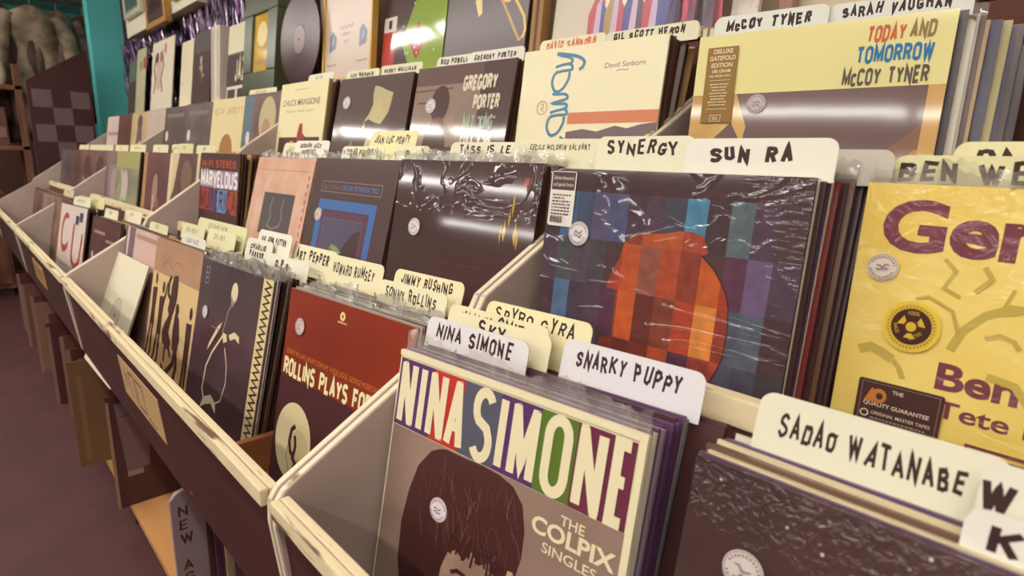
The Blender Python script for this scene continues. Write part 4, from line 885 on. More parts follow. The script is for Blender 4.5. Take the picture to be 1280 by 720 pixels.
def art_serif(a):
    a.font('CHUCK MANGIONE', .07, .775, .062, (86, 56, 50), .80, bold=.004); a.font('FEELS SO GOOD AGAIN', .16, .708, .02, (150, 116, 84), .60)
    a.rect(.06, 0, .94, .462, (72, 46, 44)); a.poly([(.44, .05), (.47, .50), (.50, .59), (.56, .60), (.58, .50), (.66, .46), (.58, .40), (.60, .05)], (140, 50, 34)); a.ell(.36, .33, .09, .1, (176, 130, 50)); a.line([(.3, .93), (.62, .93)], .004, (150, 116, 84))
SF = cover(2, -4, OFF['serif'], (214, 201, 156), 'card', art_serif, 'cream record cover with brown serif lettering above a dark panel and a red figure')
stack(2, -4, OFF['serif'], 'cream serif-lettered cover', 5, .014, ['tan', 'brown', 'dark', 'tan', 'brown'], 23)
card(2, -4, OFF['serif'], .020, .138, .300, .024, '~2', 'white divider card above the cream serif-lettered cover', (210, 202, 174), th=.012, tz=.006, pen=.22)
def ex_blond(a): a.rect(.02, .3, .25, .98, (84, 100, 108)); a.ell(.62, .7, .2, .26, (172, 156, 116)); a.poly([(.3, .0), (.85, .0), (.8, .45), (.45, .45)], (124, 84, 78)); a.ell(.16, .5, .05, .08, (196, 186, 176)); a.ell(.6, .58, .1, .14, (160, 120, 100))
far(2, -5, (0, -.01, 0, 0, .06), (94, 72, 70), (112, 86, 80), 'record cover with a fair-haired figure against blue-green in the top tier', 'fair-haired figure cover', 4, ['dark', 'tan', 'dark', 'brown'], ex_blond, cards=((.02, -.02, .2, .023, '~2', 'cream divider card above the fair-haired figure cover', CC),))
def ex_desert(a): a.rect(.02, .02, .98, .98, (204, 186, 138)); a.caps('KEITH JARRETT', .08, .80, .09, (170, 152, 110), .84, t=.2); a.rect(.02, .02, .98, .34, (186, 128, 66)); a.ell(.52, .34, .2, .22, (150, 104, 60))
far(2, -6, (0, -.01, 0, 0, .06), (204, 186, 138), (196, 176, 128), 'cream record cover with an orange ground and a brown dome', 'cream orange-ground cover', 4, ['tan', 'brown', 'dark', 'tan'], ex_desert)
def ex_dg(a): a.rect(.1, .84, .8, .9, (116, 98, 90)); a.ell(.14, .56, .06, .08, (200, 190, 180)); a.poly([(.3, .1), (.55, .55), (.8, .12)], (92, 70, 66))
far(2, -7, (0, -.01, 0, 0, .06), (88, 72, 68), (104, 90, 84), 'grey-brown record cover with a light sticker, beside the cream orange-ground cover', 'grey-brown cover', 4, ['dark', 'grey', 'dark', 'brown'], ex_dg)
far(2, -8, (0, -.01, 0, 0, .06), (84, 66, 62), (94, 76, 70), 'dark grey record cover just right of the third top-tier panel', 'dark grey cover', 4, ['dark', 'grey', 'dark', 'brown'], ex_dg)
def ex_lg(a): a.rect(.2, .3, .8, .36, (120, 104, 100)); a.rect(.2, .44, .7, .48, (120, 104, 100))
far(2, -9, (0, -.01, 0, 0, .05), (172, 152, 140), (180, 160, 146), 'light grey-lilac record cover beyond the third top-tier panel', 'grey-lilac cover', 3, ['grey', 'tan', 'dark'], ex_lg)
def ex_fig(a): a.ell(.5, .82, .14, .14, (88, 62, 74)); a.poly([(.3, .3), (.4, .75), (.62, .75), (.72, .3)], (100, 74, 90)); a.poly([(.05, .05), (.95, .05), (.9, .35), (.6, .5), (.2, .38)], (196, 158, 88))
far(2, -10, (0, -.01, 0, 0, .05), (168, 146, 108), (184, 158, 112), 'record cover with a purple figure over yellow ground', 'purple figure cover', 3, ['brown', 'tan', 'dark'], ex_fig)
far(2, -11, (0, -.01, 0, 0, .05), (86, 54, 46), (96, 62, 52), 'plain dark brown record cover near the far end of the top tier', 'plain dark brown cover', 3, ['brown', 'dark', 'brown'], None)
def ex_pw(a): a.rect(.1, .62, .9, .68, (150, 118, 116)); a.rect(.25, .08, .75, .42, (110, 76, 70)); a.rect(.36, .14, .64, .36, (150, 124, 110))
far(2, -12, (.02, -.01, 0, 0, .05), (190, 164, 156), (198, 174, 164), 'pinkish white record cover at the far end of the top tier', 'pinkish white end cover', 2, ['tan', 'white'], ex_pw)

# ------------------------------------------------------------------ lower shelf: sleeves filed like books
def book(x, y, c, label, art=None, H=W, z=-.63, inner=(206, 196, 172), lean=0.0, name='record_sleeve', group='records on the lower shelf'):
    mb = sleeve_mb(mat(c, 'gloss'), mat(inner), H=H); a = Art(mb, W, 'gloss')
    if art: art(a)
    o = mb.build(name, None, raw=True)
    o.matrix_world = Matrix.Translation((x, y, z + ZR)) @ Matrix.Rotation(lean, 4, 'Y') @ Matrix.Rotation(math.pi / 2, 4, 'Z')
    return tag(o, label, 'record', group)
def art_tee(a):
    l = (112, 86, 88); a.rect(.0, 0, .022, 1, (150, 116, 96)); a.poly([(.06, .97), (.94, .94), (.96, .72), (.30, .70), (.27, .34), (.10, .33)], l); a.line([(.1, .85), (.6, .86)], .012, (84, 56, 56)); a.line([(.3, .78), (.8, .80)], .012, (84, 56, 56)); a.rect(.1, .28, .22, .33, (140, 116, 110)); a.poly([(.5, .2), (.56, .3), (.62, .22), (.58, .1)], (104, 74, 72)); a.poly([(.7, .3), (.85, .38), (.82, .30)], (120, 92, 86))
book(-1.217, .026, (70, 40, 42), 'dark record cover with a mauve block shape standing on bare plywood low down', art_tee, H=.33)
mb = MB(); mb.prism([(.0, .0), (.16, .0), (.16, .345), (.055, .33), (.012, .318), (.0, .305)], 1, 0, .012, mat((136, 116, 118), 'card'))
a = Art(mb, 1.0, 'card')
for q, ch in enumerate('NEW AGE'):
    ps, L = stroke_text(ch, .16, .1, .03, False, random.Random(q))
    a.polys([[(.012 + p[0] * .026, .268 - q * .030 + p[1] * .021) for p in g] for g in ps], (66, 38, 42))
o = mb.build('divider_card', None, raw=True); o.matrix_world = Matrix.Translation((-.62, .03, -.63 + ZR)) @ Matrix.Rotation(math.pi / 2, 4, 'Z')
tag(o, 'grey upright divider card with vertical capitals standing on the lower shelf', 'divider card')
for q, (x, y, c, lb) in enumerate(((-.575, .078, (70, 40, 44), 'dark sleeve standing first in front of the grey vertical-lettered divider'), (-.555, .086, (82, 50, 74), 'purple sleeve second in front of the grey vertical-lettered divider'), (-.535, .094, (74, 42, 52), 'dark plum sleeve third in front of the grey vertical-lettered divider'),
        (-.50, .088, (176, 154, 124), 'cream-edged sleeve fourth in front of the grey vertical-lettered divider'), (-.47, .094, (92, 62, 84), 'violet sleeve fifth in front of the grey vertical-lettered divider'))):
    book(x, y, c, lb)
def art_tan(a): a.rect(.3, 0, 1, 1, (92, 60, 44)); a.rect(.06, .05, .1, .95, (126, 96, 68))
book(-1.55, -.012, (112, 82, 56), 'tan sleeve standing beside the mauve-shaped cover on the lower shelf', art_tan, H=.345)
def art_edge(a): a.rect(.0, 0, .035, 1, (134, 104, 92))
for x, y, c, H_, lb in ((-1.66, .03, (74, 42, 40), .315, 'dark sleeve first beyond the tan one on the lower shelf'), (-1.80, .015, (80, 46, 42), .315, 'dark pale-edged sleeve second beyond the tan one on the lower shelf'), (-1.98, .02, (96, 60, 50), .315, 'brown sleeve third beyond the tan one on the lower shelf'),
        (-2.16, .0, (76, 44, 44), .33, 'dark pale-edged sleeve standing under the yellowish hanging card'), (-2.38, .02, (84, 52, 48), .315, 'brown-black sleeve just past the yellowish hanging card'), (-2.62, .0, (124, 90, 76), .315, 'pinkish tan sleeve low in the third rack'), (-2.78, .01, (80, 48, 46), .315, 'dark sleeve at the end of the third rack on the lower shelf'),
        (-3.10, .0, (104, 72, 62), .315, 'brown sleeve first in the farthest rack on the lower shelf'), (-3.45, .01, (78, 46, 46), .315, 'dark sleeve second in the farthest rack on the lower shelf')):
    book(x, y, c, lb, art_edge, H_, lean=random.uniform(-.03, .03))
# cards fixed to the fascia
def fascia_card(x0, x1, z0, z1, c, fn, label):
    sl = math.atan(.017 / .1915) ; Hh = z1 - z0; mb = MB(); mb.box((0, -.0012, 0), (x1 - x0, 0, Hh), mat(c, 'card')); a = Art(mb, 1.0, 'card', -.0012); fn(a, x1 - x0, Hh)
    o = mb.build('shelf_card', None, raw=True); yb = .001 + (-z0 - .0205) / .1915 * .017 - .0002
    o.matrix_world = Matrix.Translation((x0, yb, z0 + ZR)) @ Matrix.Rotation(sl, 4, 'X')
    tag(o, label, 'sign')
def fc1(a, w_, h_):
    k = (110, 78, 56); a.frame(.13, .014, .185, .068, .006, k); a.line([(.075, .012), (.075, .066), (.115, .070), (.115, .014)], .006, k); a.line([(.03, .02), (.04, .066)], .004, k); a.line([(.052, .03), (.052, .060)], .004, k); a.line([(.20, .012), (.25, .008)], .005, k)
fascia_card(-.80, -.495, -.146, -.062, (176, 144, 102), fc1, 'tan card with tall block lettering fixed under the rail of the second rack')
def fc2(a, w_, h_):
    for q in range(4): a.rect(.04 + .06 * q, .02, .075 + .06 * q, .06, (120, 86, 54))
fascia_card(-2.33, -2.02, -.150, -.070, (160, 124, 76), fc2, 'yellowish card with block marks fixed under the rail of the third rack')

# ------------------------------------------------------------------ display on the wall ledge
LZ = .586
def shown(x0, x1, h, c, art, label, y=.835, tilt=.14, fin='card', name='record_sleeve', T=TH, cat='record', z=LZ, group='sleeves displayed on the wall ledge'):
    wd_ = x1 - x0; mb = sleeve_mb(mat(c, fin), mat((200, 190, 168)), T, wd_, h); a = Art(mb, wd_, fin)
    if art: art(a, h / wd_)
    o = mb.build(name, None, raw=True)
    o.matrix_world = Matrix.Translation((x0, y, z + ZR)) @ Matrix.Rotation(-tilt, 4, 'X')
    return tag(o, label, cat, group)
def a1(a, r): a.rect(.05, .05, .95, r * .6, (74, 60, 54)); a.rect(.05, r * .62, .95, r * .95, (92, 104, 94))
shown(-4.60, -4.23, .385, (84, 90, 82), a1, 'narrow dark grey-green display sleeve against the teal wall corner')
def a2(a, r): a.rect(.72, r * .68, .98, r * .85, (158, 64, 48)); a.rect(.35, r * .66, .58, r * .80, (134, 126, 100))
shown(-4.20, -3.96, .41, (172, 166, 132), a2, 'olive-cream display sleeve with a small red tag', y=.80)
def a3(a, r):
    a.line([(.18, r * .8), (.12, r * .62), (.2, r * .45), (.14, r * .25)], .05, (120, 88, 78)); a.line([(.5, r * .8), (.56, r * .62), (.46, r * .45), (.54, r * .25)], .05, (120, 88, 78)); a.ell(.25, r * .76, .07, .1, (104, 56, 56)); a.ell(.44, r * .76, .07, .1, (150, 108, 96)); a.poly([(.22, r * .7), (.48, r * .7), (.44, r * .3), (.26, r * .3)], (190, 160, 146)); a.rect(.58, r * .80, .66, r * .93, (188, 76, 56)); a.rect(.15, r * .84, .45, r * .88, (206, 200, 190))
shown(-3.80, -3.33, .405, (208, 196, 172), a3, 'white display sleeve with a tall reddish figure and a small red mark', y=.80)
shown(-3.31, -3.09, .36, (212, 200, 168), lambda a, r: a.rect(.1, r * .35, .2, r * .4, (170, 150, 120)), 'plain narrow cream display sleeve beside the red-figure sleeve')
def a4(a, r): a.rect(0, r * .72, 1, r, (84, 72, 68)); a.ell(.42, r * .62, .06, .07, (176, 160, 140)); a.poly([(.34, r * .52), (.46, r * .58), (.52, r * .50), (.46, r * .42)], (196, 178, 156)); a.ell(.56, r * .40, .04, .04, (190, 160, 110)); a.line([(.42, r * .56), (.46, r * .3)], .04, (110, 80, 74))
shown(-3.07, -2.78, .375, (70, 44, 42), a4, 'dark display sleeve with a small white-shirted figure')
mb = MB(); mb.box((0, 0, 0), (.125, .05, .36), mat((206, 194, 176), 'card')); mb.box((.01, -.001, .01), (.045, 0, .35), mat((176, 160, 150), 'card')); mb.box((.08, -.001, .02), (.115, 0, .34), mat((190, 176, 160), 'card'))
o = mb.build('box_set', None, bevel=.002); o.matrix_world = Matrix.Translation((-2.73, .83, LZ + ZR)) @ Matrix.Rotation(-.08, 4, 'X'); tag(o, 'tall narrow white box set beside the dark white-shirted figure sleeve', 'box')
def a6(a, r):
    a.rect(0, r * .62, 1, r, (210, 198, 168)); a.rect(0, r * .60, 1, r * .62, (110, 84, 74)); a.caps('JAZZ', .38, r * .24, r * .31, (206, 196, 166), .56, t=.2, gap=.22)
    a.frame(.06, .0, .46, r * .16, .05, (206, 196, 180)); a.frame(.5, .0, .92, r * .16, .05, (206, 196, 180))
shown(-2.54, -2.25, .345, (70, 44, 42), a6, 'black display sleeve with a cream top and tall four-letter white capitals')
e = empty('picture_frame'); e.matrix_world = Matrix.Translation((-2.155, .775, LZ + ZR)) @ Matrix.Rotation(-.12, 4, 'X'); tag(e, 'deep dark green picture frame around a glossy golden print', 'picture frame')
fw, fh, d = .335, .40, .055; GRN = mat((72, 76, 52), 'gloss'); mb = MB(); b = .085
for bx in (((0, 0, 0), (fw, d, b)), ((0, 0, fh - b), (fw, d, fh)), ((0, 0, b), (b, d, fh - b)), ((fw - b, 0, b), (fw, d, fh - b))): mb.box(*bx, GRN)
mb.build('frame', e, bevel=.003)
mb = MB(); mb.box((b - .002, .012, b - .002), (fw - b + .002, d, fh - b + .002), noisemat('golden_print', (188, 146, 34), (206, 168, 58), 6, 'wrap')); aa = Art(mb, 1, 'gloss', .012); aa.ell(fw / 2, b + .15, .05, .05, (200, 176, 90)); aa.rect(b + .03, b + .03, fw - b - .03, b + .045, (140, 104, 30)); aa.frame(b, b, fw - b, fh - b, .006, (176, 160, 104)); mb.build('print', e, raw=True)
mb = MB(); n = 64; R0 = .166
RED = mat((88, 32, 32), 'gloss'); prof = [(R0, 0), (R0, .0022), (.160, .0026), (.10, .0022), (.054, .0026), (.05, .003), (.004, .003), (.004, 0)]
e = empty('vinyl_disc'); e.matrix_world = Matrix.Translation((-1.625, .805, LZ + ZR + R0)) @ Matrix.Rotation(-.07, 4, 'X') @ Matrix.Rotation(math.pi / 2, 4, 'X'); tag(e, 'glossy dark red vinyl disc propped between the green frame and the gold frame', 'record')
def lathe(prof, ma, n=64):
    m_ = MB(); N_ = len(prof)
    for k in range(n):
        an = 2 * math.pi * k / n; m_.v += [(p[0] * math.cos(an), p[0] * math.sin(an), p[1]) for p in prof]
    for k in range(n):
        j = (k + 1) % n
        for q in range(N_): m_.f.append((k * N_ + q, j * N_ + q, j * N_ + (q + 1) % N_, k * N_ + (q + 1) % N_)); m_.mi.append(m_.m(ma))
    return m_
gro = noisemat('red_vinyl', (66, 27, 28), (60, 25, 26), 3, 'gloss')
lathe(prof, gro).build('disc', e)
lathe([(.05, .0026), (.05, .0034), (.0045, .0034), (.0045, .0026)], mat((92, 58, 52), 'gloss'), 40).build('centre_label', e)
e = empty('picture_frame'); e.matrix_world = Matrix.Translation((-1.472, .805, LZ + ZR)) @ Matrix.Rotation(-.08, 4, 'X'); tag(e, 'thin gold picture frame around a pale certificate-like print with small blue pictures', 'picture frame')
fw, fh, b, d = .33, .395, .012, .022; GOLD = mat((190, 150, 60), 'gloss'); mb = MB()
for bx in (((0, 0, 0), (fw, d, b)), ((0, 0, fh - b), (fw, d, fh)), ((0, 0, b), (b, d, fh - b)), ((fw - b, 0, b), (fw, d, fh - b))): mb.box(*bx, GOLD)
mb.build('frame', e, bevel=.002)
mb = MB(); mb.box((b - .001, .006, b - .001), (fw - b + .001, d, fh - b + .001), mat((194, 172, 152), 'gloss')); aa = Art(mb, 1, 'gloss', .006); aa.font('autograph', .115, .170, .014, (120, 96, 92), .09); aa.font('album', .13, .147, .014, (120, 96, 92), .055); aa.font('art', .145, .122, .014, (120, 96, 92), .03)
for u in (.045, .245): aa.poly([(u, .10), (u + .045, .11), (u + .05, .145), (u + .02, .17), (u + .002, .155)], (98, 96, 124)); aa.poly([(u + .01, .12), (u + .03, .13), (u + .03, .155)], (150, 140, 160))
hline(aa, .03, .055, .07, .006, (140, 116, 110)); hline(aa, .23, .055, .07, .006, (140, 116, 110)); mb.build('print', e, raw=True)
def a10(a, r):
    a.rect(0, 0, .30, 1, (70, 48, 48)); a.poly([(.30, .0), (1, 0), (1, 1), (.75, 1), (.48, .60), (.33, .30), (.50, .04), (.52, .0)], (128, 150, 42)); a.poly([(.30, .0), (.52, .0), (.50, .04), (.33, .30), (.30, .3)], (70, 48, 48)); a.poly([(.46, .28), (.59, .46), (.73, .30), (.60, .11)], (166, 52, 44)); a.poly([(.30, 1), (.75, 1), (.48, .60), (.33, .30), (.30, .3)], (70, 48, 48))
    a.rect(.0, 0.05, .22, .42, (176, 60, 52)); a.rect(.0, .42, .22, .56, (206, 196, 180)); a.rect(.08, .45, .14, .53, (66, 40, 40))
    rr = random.Random(4)
    for q in range(18): a.ell(rr.uniform(.3, .95), rr.uniform(.1, .95), .012, .012, (200, 196, 176), 8)
shown(-1.131, -.815, .318, (96, 118, 40), a10, 'bright green and black display sleeve with a red diamond', fin='wrap', T=.008)
def a11(a, r):
    ye = (204, 158, 40); br = (166, 122, 40); a.ell(.76, .56, .10, .13, ye); a.poly([(.36, .50), (.46, .56), (.62, .62), (.60, .67), (.42, .63)], (204, 160, 60)); a.poly([(.36, .50), (.42, .37), (.46, .39), (.44, .54)], (206, 176, 110))
    a.line([(.56, .64), (.72, .42), (.93, .13), (.97, .15)], .024, br); a.line([(.80, .50), (.96, .30), (.99, .20), (.97, .14)], .024, ye); a.poly([(.46, .74), (.52, .62), (.62, .64), (.7, .76)], (176, 120, 70)); a.rect(.50, .03, .66, .07, (110, 50, 44))
shown(-.806, -.490, .318, (66, 46, 42), a11, 'dark brown display sleeve with a golden trombone', fin='gloss', T=.006)
mb = MB(); mb.box((0, 0, 0), (.035, .03, .32), mat((150, 112, 70), 'card')); mb.box((.014, -.0004, .004), (.022, 0, .316), mat((90, 60, 46), 'card')); o = mb.build('box_set', None, bevel=.001); o.matrix_world = Matrix.Translation((-.478, .84, LZ + ZR)) @ Matrix.Rotation(-.1, 4, 'X'); tag(o, 'narrow brown box set standing beside the golden trombone sleeve', 'box')
shown(-.425, -.300, .33, (200, 188, 170), lambda a, r: (a.rect(.05, .1, .95, .13, (176, 160, 144)), a.rect(.3, r * .55, .9, r * .58, (150, 130, 120))), 'plain off-white display sleeve left of the colourful band poster', y=.86)
def a13(a, r):
    a.rect(.0, 0, 1, 1, (206, 194, 168)); rr = random.Random(11)
    cs = [(166, 34, 56), (60, 52, 120), (150, 118, 44), (66, 42, 52), (150, 60, 80), (176, 150, 172)]
    for q, (u, c1, c2) in enumerate(((.05, 0, 1), (.2, 2, 0), (.36, 1, 3), (.52, 0, 1), (.66, 1, 2), (.80, 0, 3), (.93, 3, 0))):
        a.poly([(u - .07, .0), (u - .08, .22), (u - .02, .36), (u + .06, .30), (u + .08, .0)], cs[c1]); a.poly([(u - .02, .0), (u - .01, .28), (u + .03, .34), (u + .04, .0)], cs[5]); a.poly([(u + .04, .0), (u + .03, .3), (u + .08, .24), (u + .10, .0)], cs[c2])
        a.ell(u, .40, .055, .05, (210, 196, 176)); a.line([(u - .04, .41), (u, .43), (u + .04, .41)], .008, (76, 50, 52)); a.poly([(u - .07, .42), (u - .03, .6), (u + .05, .58), (u + .07, .43), (u, .5)], (66, 44, 50))
    a.rect(.0, .6, 1, 1, (70, 48, 54))
    for q in range(8): a.rect(.05 + .12 * q, .6, .11 + .12 * q, rr.uniform(.7, .95), cs[q % 6])
shown(-.292, .005, .30, (206, 194, 168), a13, 'colourful poster-like display sleeve with rows of bright abstract figures', fin='gloss')
mb = MB(); mb.box((0, 0, 0), (.05, .012, .34), noisemat('white_texture', (206, 196, 186), (190, 178, 168), 60, 'card', bump=.4)); o = mb.build('box_set', None, bevel=.001); o.matrix_world = Matrix.Translation((.015, .86, LZ + ZR)) @ Matrix.Rotation(-.1, 4, 'X'); tag(o, 'narrow white textured box right of the colourful band poster', 'box')
mb = MB(); mb.box((0, 0, 0), (.024, .024, .5), mat((176, 136, 122), 'matte')); o = mb.build('wall_batten', None, bevel=.002); o.location = (.075, .92, LZ + ZR - .0); tag(o, 'pinkish upright wooden batten on the wall above the pale yellow cover', 'batten')
mb = MB(); mb.prism([(0, .30), (.09, 0), (.26, .30)], 1, 0, .004, mat((160, 40, 46), 'card')); o = mb.build('pennant', None, bevel=.001); o.location = (.165, .945, LZ + ZR + .035); tag(o, 'dark red pennant on the wall above the pale yellow cover', 'pennant')

# white board and framed pictures high on the wall, tinsel hanging beneath
mb = MB(); mb.box((-4.46, .86, ZR + 1.10), (-2.93, .954, ZR + 1.64), mat((208, 200, 176), 'matte')); o = mb.build('wall_board', None, bevel=.003); tag(o, 'white boxed board high on the wall beside the teal corner', 'board')
def framed(x0, x1, z0, z1, y, c, pc, fn, label, b=.03):
    e = empty('picture_frame', (x0, y, ZR + z0)); tag(e, label, 'picture frame'); fw, fh, d = x1 - x0, z1 - z0, .858 - y; mb = MB(); m_ = mat(c, 'gloss')
    for bx in (((0, 0, 0), (fw, d, b)), ((0, 0, fh - b), (fw, d, fh)), ((0, 0, b), (b, d, fh - b)), ((fw - b, 0, b), (fw, d, fh - b))): mb.box(*bx, m_)
    mb.build('frame', e, bevel=.002); mb = MB(); mb.box((b, .006, b), (fw - b, d, fh - b), mat(pc, 'gloss')); fn(Art(mb, 1, 'gloss', .006), fw, fh); mb.build('print', e, raw=True)
framed(-4.36, -3.94, 1.20, 1.60, .83, (190, 184, 160), (110, 136, 122), lambda a, w_, h_: (a.poly([(.05, .05), (w_ - .05, .05), (w_ - .05, .14), (.18, .18), (.05, .12)], (74, 92, 86)), a.rect(.05, .24, w_ - .05, .30, (146, 160, 140))), 'pale framed picture of grey-green water on the white board')
framed(-3.77, -3.36, 1.06, 1.55, .82, (176, 128, 66), (80, 54, 56), lambda a, w_, h_: (a.ell(w_ / 2, h_ * .6, .09, .12, (120, 84, 90)), a.rect(.08, .08, w_ - .08, .14, (58, 36, 38))), 'gold-brown framed dark picture on the white board')
framed(-3.28, -2.96, 1.15, 1.55, .83, (196, 148, 60), (128, 76, 44), lambda a, w_, h_: (a.ell(.16, .12, .08, .1, (84, 46, 40)), a.poly([(.28, .06), (.42, .06), (.38, .2)], (200, 150, 60))), 'golden framed orange picture on the white board')
rr = random.Random(21); mb = MB(); tm = [mat((96, 66, 100), 'metal'), mat((70, 48, 74), 'gloss'), mat((140, 96, 146), 'gloss'), mat((60, 40, 48), 'gloss'), mat((176, 160, 176), 'metal'), mat((84, 58, 92), 'gloss')]
def strand(x, zt, L, ma):
    n = 16; ph = rr.uniform(0, 6.28); wd_ = rr.uniform(.008, .016); y0 = rr.uniform(.915, .945); tw = rr.uniform(6, 13); i = len(mb.v)
    for q in range(n + 1):
        f = q / n; an = ph + f * tw; xx = x + .02 * math.sin(f * 7 + ph); z = zt - L * f
        mb.v += [(xx - math.cos(an) * wd_ / 2, y0 - abs(math.sin(an)) * wd_ / 2, z), (xx + math.cos(an) * wd_ / 2, y0 + math.sin(an) * wd_ / 2 * .5, z)]
    for q in range(n): mb.f.append((i + 2 * q, i + 2 * q + 1, i + 2 * q + 3, i + 2 * q + 2)); mb.mi.append(mb.m(ma))
for q in range(580):
    x = rr.uniform(-4.98, -1.72); strand(x, ZR + (1.12 if x < -2.95 else 1.5), rr.uniform(.3, .62) if x < -2.95 else rr.uniform(.45, .85), rr.choice(tm))
o = mb.build('tinsel_curtain', None, raw=True); tag(o, 'purple and dark tinsel hanging down the wall behind the display sleeves', 'tinsel', kind='stuff')
mb = MB(); mb.box((-4.985, .946, ZR + .58), (-1.75, .9545, ZR + 1.62), mat((62, 42, 50), 'matte')); o = mb.build('backing_cloth', None); tag(o, 'dark cloth on the wall behind the purple tinsel', 'cloth')

# ------------------------------------------------------------------ far end: checkered panel, clothes rail, stand
mb = MB(); X = -4.78; mb.prism([(.29, 0), (.655, 0), (.655, ZR + 1.03), (.29, ZR + .785)], 0, X, X + .03, mat((66, 34, 34), 'card'), mat((92, 58, 54), 'card'))
lt = mat((106, 84, 86), 'card')
for r_ in range(4):
    for c_ in range(3):
        if (r_ + c_) % 2 == 0: mb.poly([(X + .0304, .313 + .109 * c_, ZR + .735 - .117 * (r_ + 1)), (X + .0304, .313 + .109 * (c_ + 1), ZR + .735 - .117 * (r_ + 1)), (X + .0304, .313 + .109 * (c_ + 1), ZR + .735 - .117 * r_), (X + .0304, .313 + .109 * c_, ZR + .735 - .117 * r_)], lt)
o = mb.build('checkered_panel', None); tag(o, 'dark maroon sloping-topped end panel with a grey checker pattern by the teal wall', 'panel')
e = empty('clothes_rail', (-5.25, .4, 0)); tag(e, 'dark metal clothes rail beyond the end of the racks', 'clothes rail'); MET = mat((70, 54, 50), 'gloss')
mb = MB(); mb.tube([(0, -.55, 2.22), (0, .5, 2.22)], .014, MET); mb.build('rail', e)
for yy in (-.53, .48):
    mb = MB(); mb.tube([(0, yy, .03), (0, yy, 2.22)], .014, MET); mb.build('post', e); mb = MB(); mb.tube([(-.25, yy, .02), (.25, yy, .02)], .016, MET); mb.build('foot', e)
def garment(y, c1, c2, label, wd_=.27, L=.85, seed=0, zt=2.14, x=-5.25):
    e = empty('hanging_coat', (x, y, zt)); tag(e, label, 'coat', 'coats on the far clothes rail'); ma = noisemat('cloth_%d' % seed, c1, c2, 9, 'card', .35, .65); r = random.Random(seed); ph = r.uniform(0, 6)
    mb = MB(); n = 40; rows = 18; g = []
    for j in range(rows + 1):
        f = j / rows; z = -L * f; hw = wd_ * (.22 + .78 * min(1, f / .12) ** .6) * (1 + .15 * f) / 2; th_ = .035 + .05 * min(1, f / .15); row = []
        for k in range(n):
            an = 2 * math.pi * k / n; fold = 1 + .22 * f * math.sin(9 * an + ph + 2 * f) + .1 * math.sin(5 * an + 3 * f + ph)
            row.append(len(mb.v)); mb.v.append((math.sin(an) * th_ * fold + .03 * math.sin(8 * f + ph), math.cos(an) * hw + .03 * f * math.sin(ph), z + .02 * math.sin(3 * an + ph) * f))
        g.append(row)
    for j in range(rows):
        for k in range(n): mb.f.append((g[j][k], g[j][(k + 1) % n], g[j + 1][(k + 1) % n], g[j + 1][k])); mb.mi.append(mb.m(ma))
    mb.f.append(tuple(g[0])); mb.mi.append(0); mb.f.append(tuple(g[-1])); mb.mi.append(0)
    o = mb.build('body', e)
    for p in o.data.polygons: p.use_smooth = True
    for s_ in (-1, 1):
        mb = MB(); mb.tube([(.02, s_ * wd_ * .36, -.07), (.05, s_ * wd_ * .54, -.20), (.07, s_ * wd_ * .60, -.38), (.06, s_ * wd_ * .58, -.58)], [.055, .058, .052, .045], ma, 12); o = mb.build('sleeve', e)
        for p in o.data.polygons: p.use_smooth = True
    mb = MB(); mb.tube([(0, 0, -.01), (0, 0, .05), (.012, 0, .075), (.0, 0, .095), (-.012, 0, .08)], .003, MET, 6); mb.tube([(0, -wd_ * .38, -.06), (0, 0, -.01), (0, wd_ * .38, -.06)], .005, MET, 6); mb.build('hanger', e)
garment(.08, (84, 56, 52), (66, 40, 38), 'dark brown coat at the open end of the far clothes rail', seed=1)
garment(.24, (80, 62, 52), (60, 40, 38), 'black-brown coat second along the far clothes rail', seed=2, L=.95)
garment(.42, (146, 130, 106), (84, 66, 54), 'olive-grey coat in the middle of the far clothes rail', seed=3, wd_=.36, L=.9, x=-5.2)
garment(.58, (128, 110, 94), (66, 48, 44), 'grey-brown coat fourth along the far clothes rail', seed=4, L=.80)
garment(.74, (96, 80, 72), (74, 54, 50), 'dark grey coat nearest the teal wall on the far clothes rail', seed=5, L=.75)
e = empty('display_stand', (-5.05, .06, 0)); tag(e, 'brown wooden display stand with two shelves at the far left', 'stand'); WD = noisemat('stand_wood', (96, 60, 48), (120, 80, 62), 6, stretch=(4, 4, .6))
mb = MB(); mb.box((-.14, -.22, 1.53), (.14, .22, 1.56), WD); mb.build('shelf', e, bevel=.003)
mb = MB(); mb.box((-.14, -.22, 1.12), (.14, .22, 1.15), WD); mb.build('shelf', e, bevel=.003)
for xx in (-.12, .12):
    for yy in (-.2, .2): mb = MB(); mb.box((xx - .02, yy - .02, 0), (xx + .02, yy + .02, 1.70), WD); mb.build('post', e, bevel=.002)
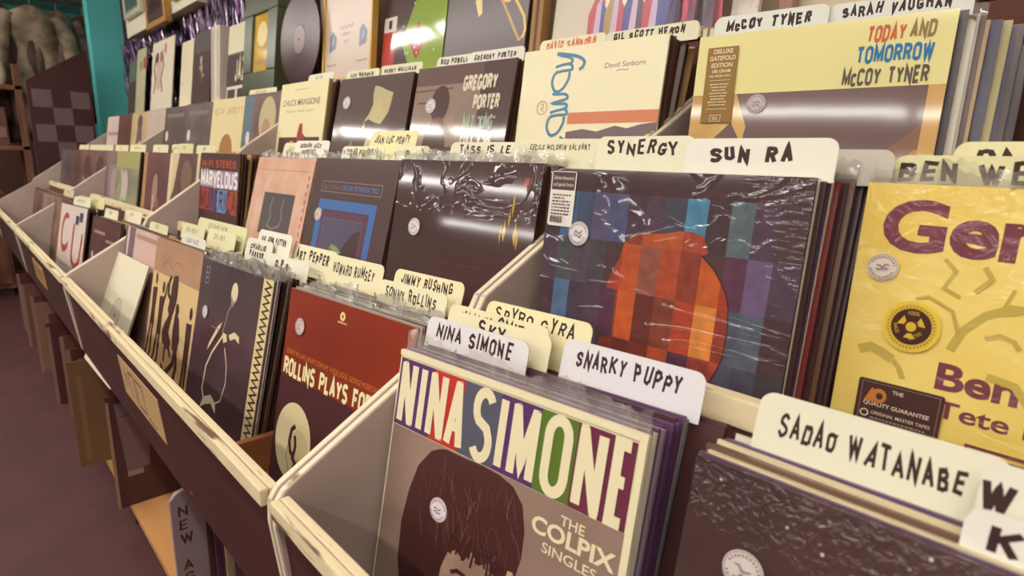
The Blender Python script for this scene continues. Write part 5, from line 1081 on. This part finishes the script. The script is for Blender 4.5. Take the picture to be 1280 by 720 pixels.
for yy, hh, lb in ((.10, .15, 'pale cream vase on the far wooden stand, lower of two'), (.17, .20, 'pale cream vase on the far wooden stand, taller of two')):
    pr = [(.0, 0), (.028, 0), (.042, .2 * hh), (.046, .45 * hh), (.034, .75 * hh), (.016, .92 * hh), (.02, hh), (.012, hh), (.0, .9 * hh)]
    o = lathe(pr, mat((182, 170, 146), 'gloss'), 24).build('vase', None); o.location = (-5.0, yy, 1.5602); tag(o, lb, 'vase')
for q, (yy, ww, hh, c, lb) in enumerate(((-.06, .12, .24, (104, 52, 50), 'dark red upright box on the lower shelf of the far wooden stand'), (.05, .08, .30, (150, 122, 96), 'tan upright box on the lower shelf of the far wooden stand'), (.14, .07, .26, (92, 62, 52), 'brown upright box on the lower shelf of the far wooden stand'))):
    mb = MB(); mb.box((-.05, -ww / 2, 0), (.05, ww / 2, hh), mat(c, 'card')); mb.box((.0501, -ww / 2 + .01, hh * .2), (.0505, ww / 2 - .01, hh * .5), mat((128, 96, 80), 'card')); o = mb.build('storage_box', None, bevel=.003); o.location = (-5.0, yy, 1.1502); tag(o, lb, 'box')
mb = MB(); mb.box((0, -1.2, 0), (.04, .62, 1.5), WD); mb.box((.0401, -1.1, .1), (.05, .52, 1.4), mat((84, 52, 44), 'card')); o = mb.build('partition', None, bevel=.003); o.location = (-6.2, 0, 0); tag(o, 'brown wooden partition behind the stand at the far left', 'partition')
e = empty('low_cabinet', (-5.55, -.15, 0)); tag(e, 'plain brown low cabinet past the end of the racks at the far left', 'cabinet')
mb = MB(); mb.box((-.2, -.4, .06), (.2, .26, .78), WD); mb.build('body', e, bevel=.004); mb = MB(); mb.box((-.18, -.38, 0), (.18, .24, .06), mat((66, 40, 38), 'card')); mb.build('plinth', e)
mb = MB(); mb.box((-.215, -.41, .78), (.215, .27, .80), mat((112, 78, 64), 'card')); mb.build('top', e, bevel=.003)
for s_ in (-.23, .09): mb = MB(); mb.box((.2002, s_ - .14, .10), (.212, s_ + .15, .75), WD); o = mb.build('door', e, bevel=.002); mb = MB(); mb.tube([(.2122, s_ + .1, .42), (.23, s_ + .1, .43), (.23, s_ + .1, .51), (.2122, s_ + .1, .52)], .004, MET, 8); mb.build('handle', o)
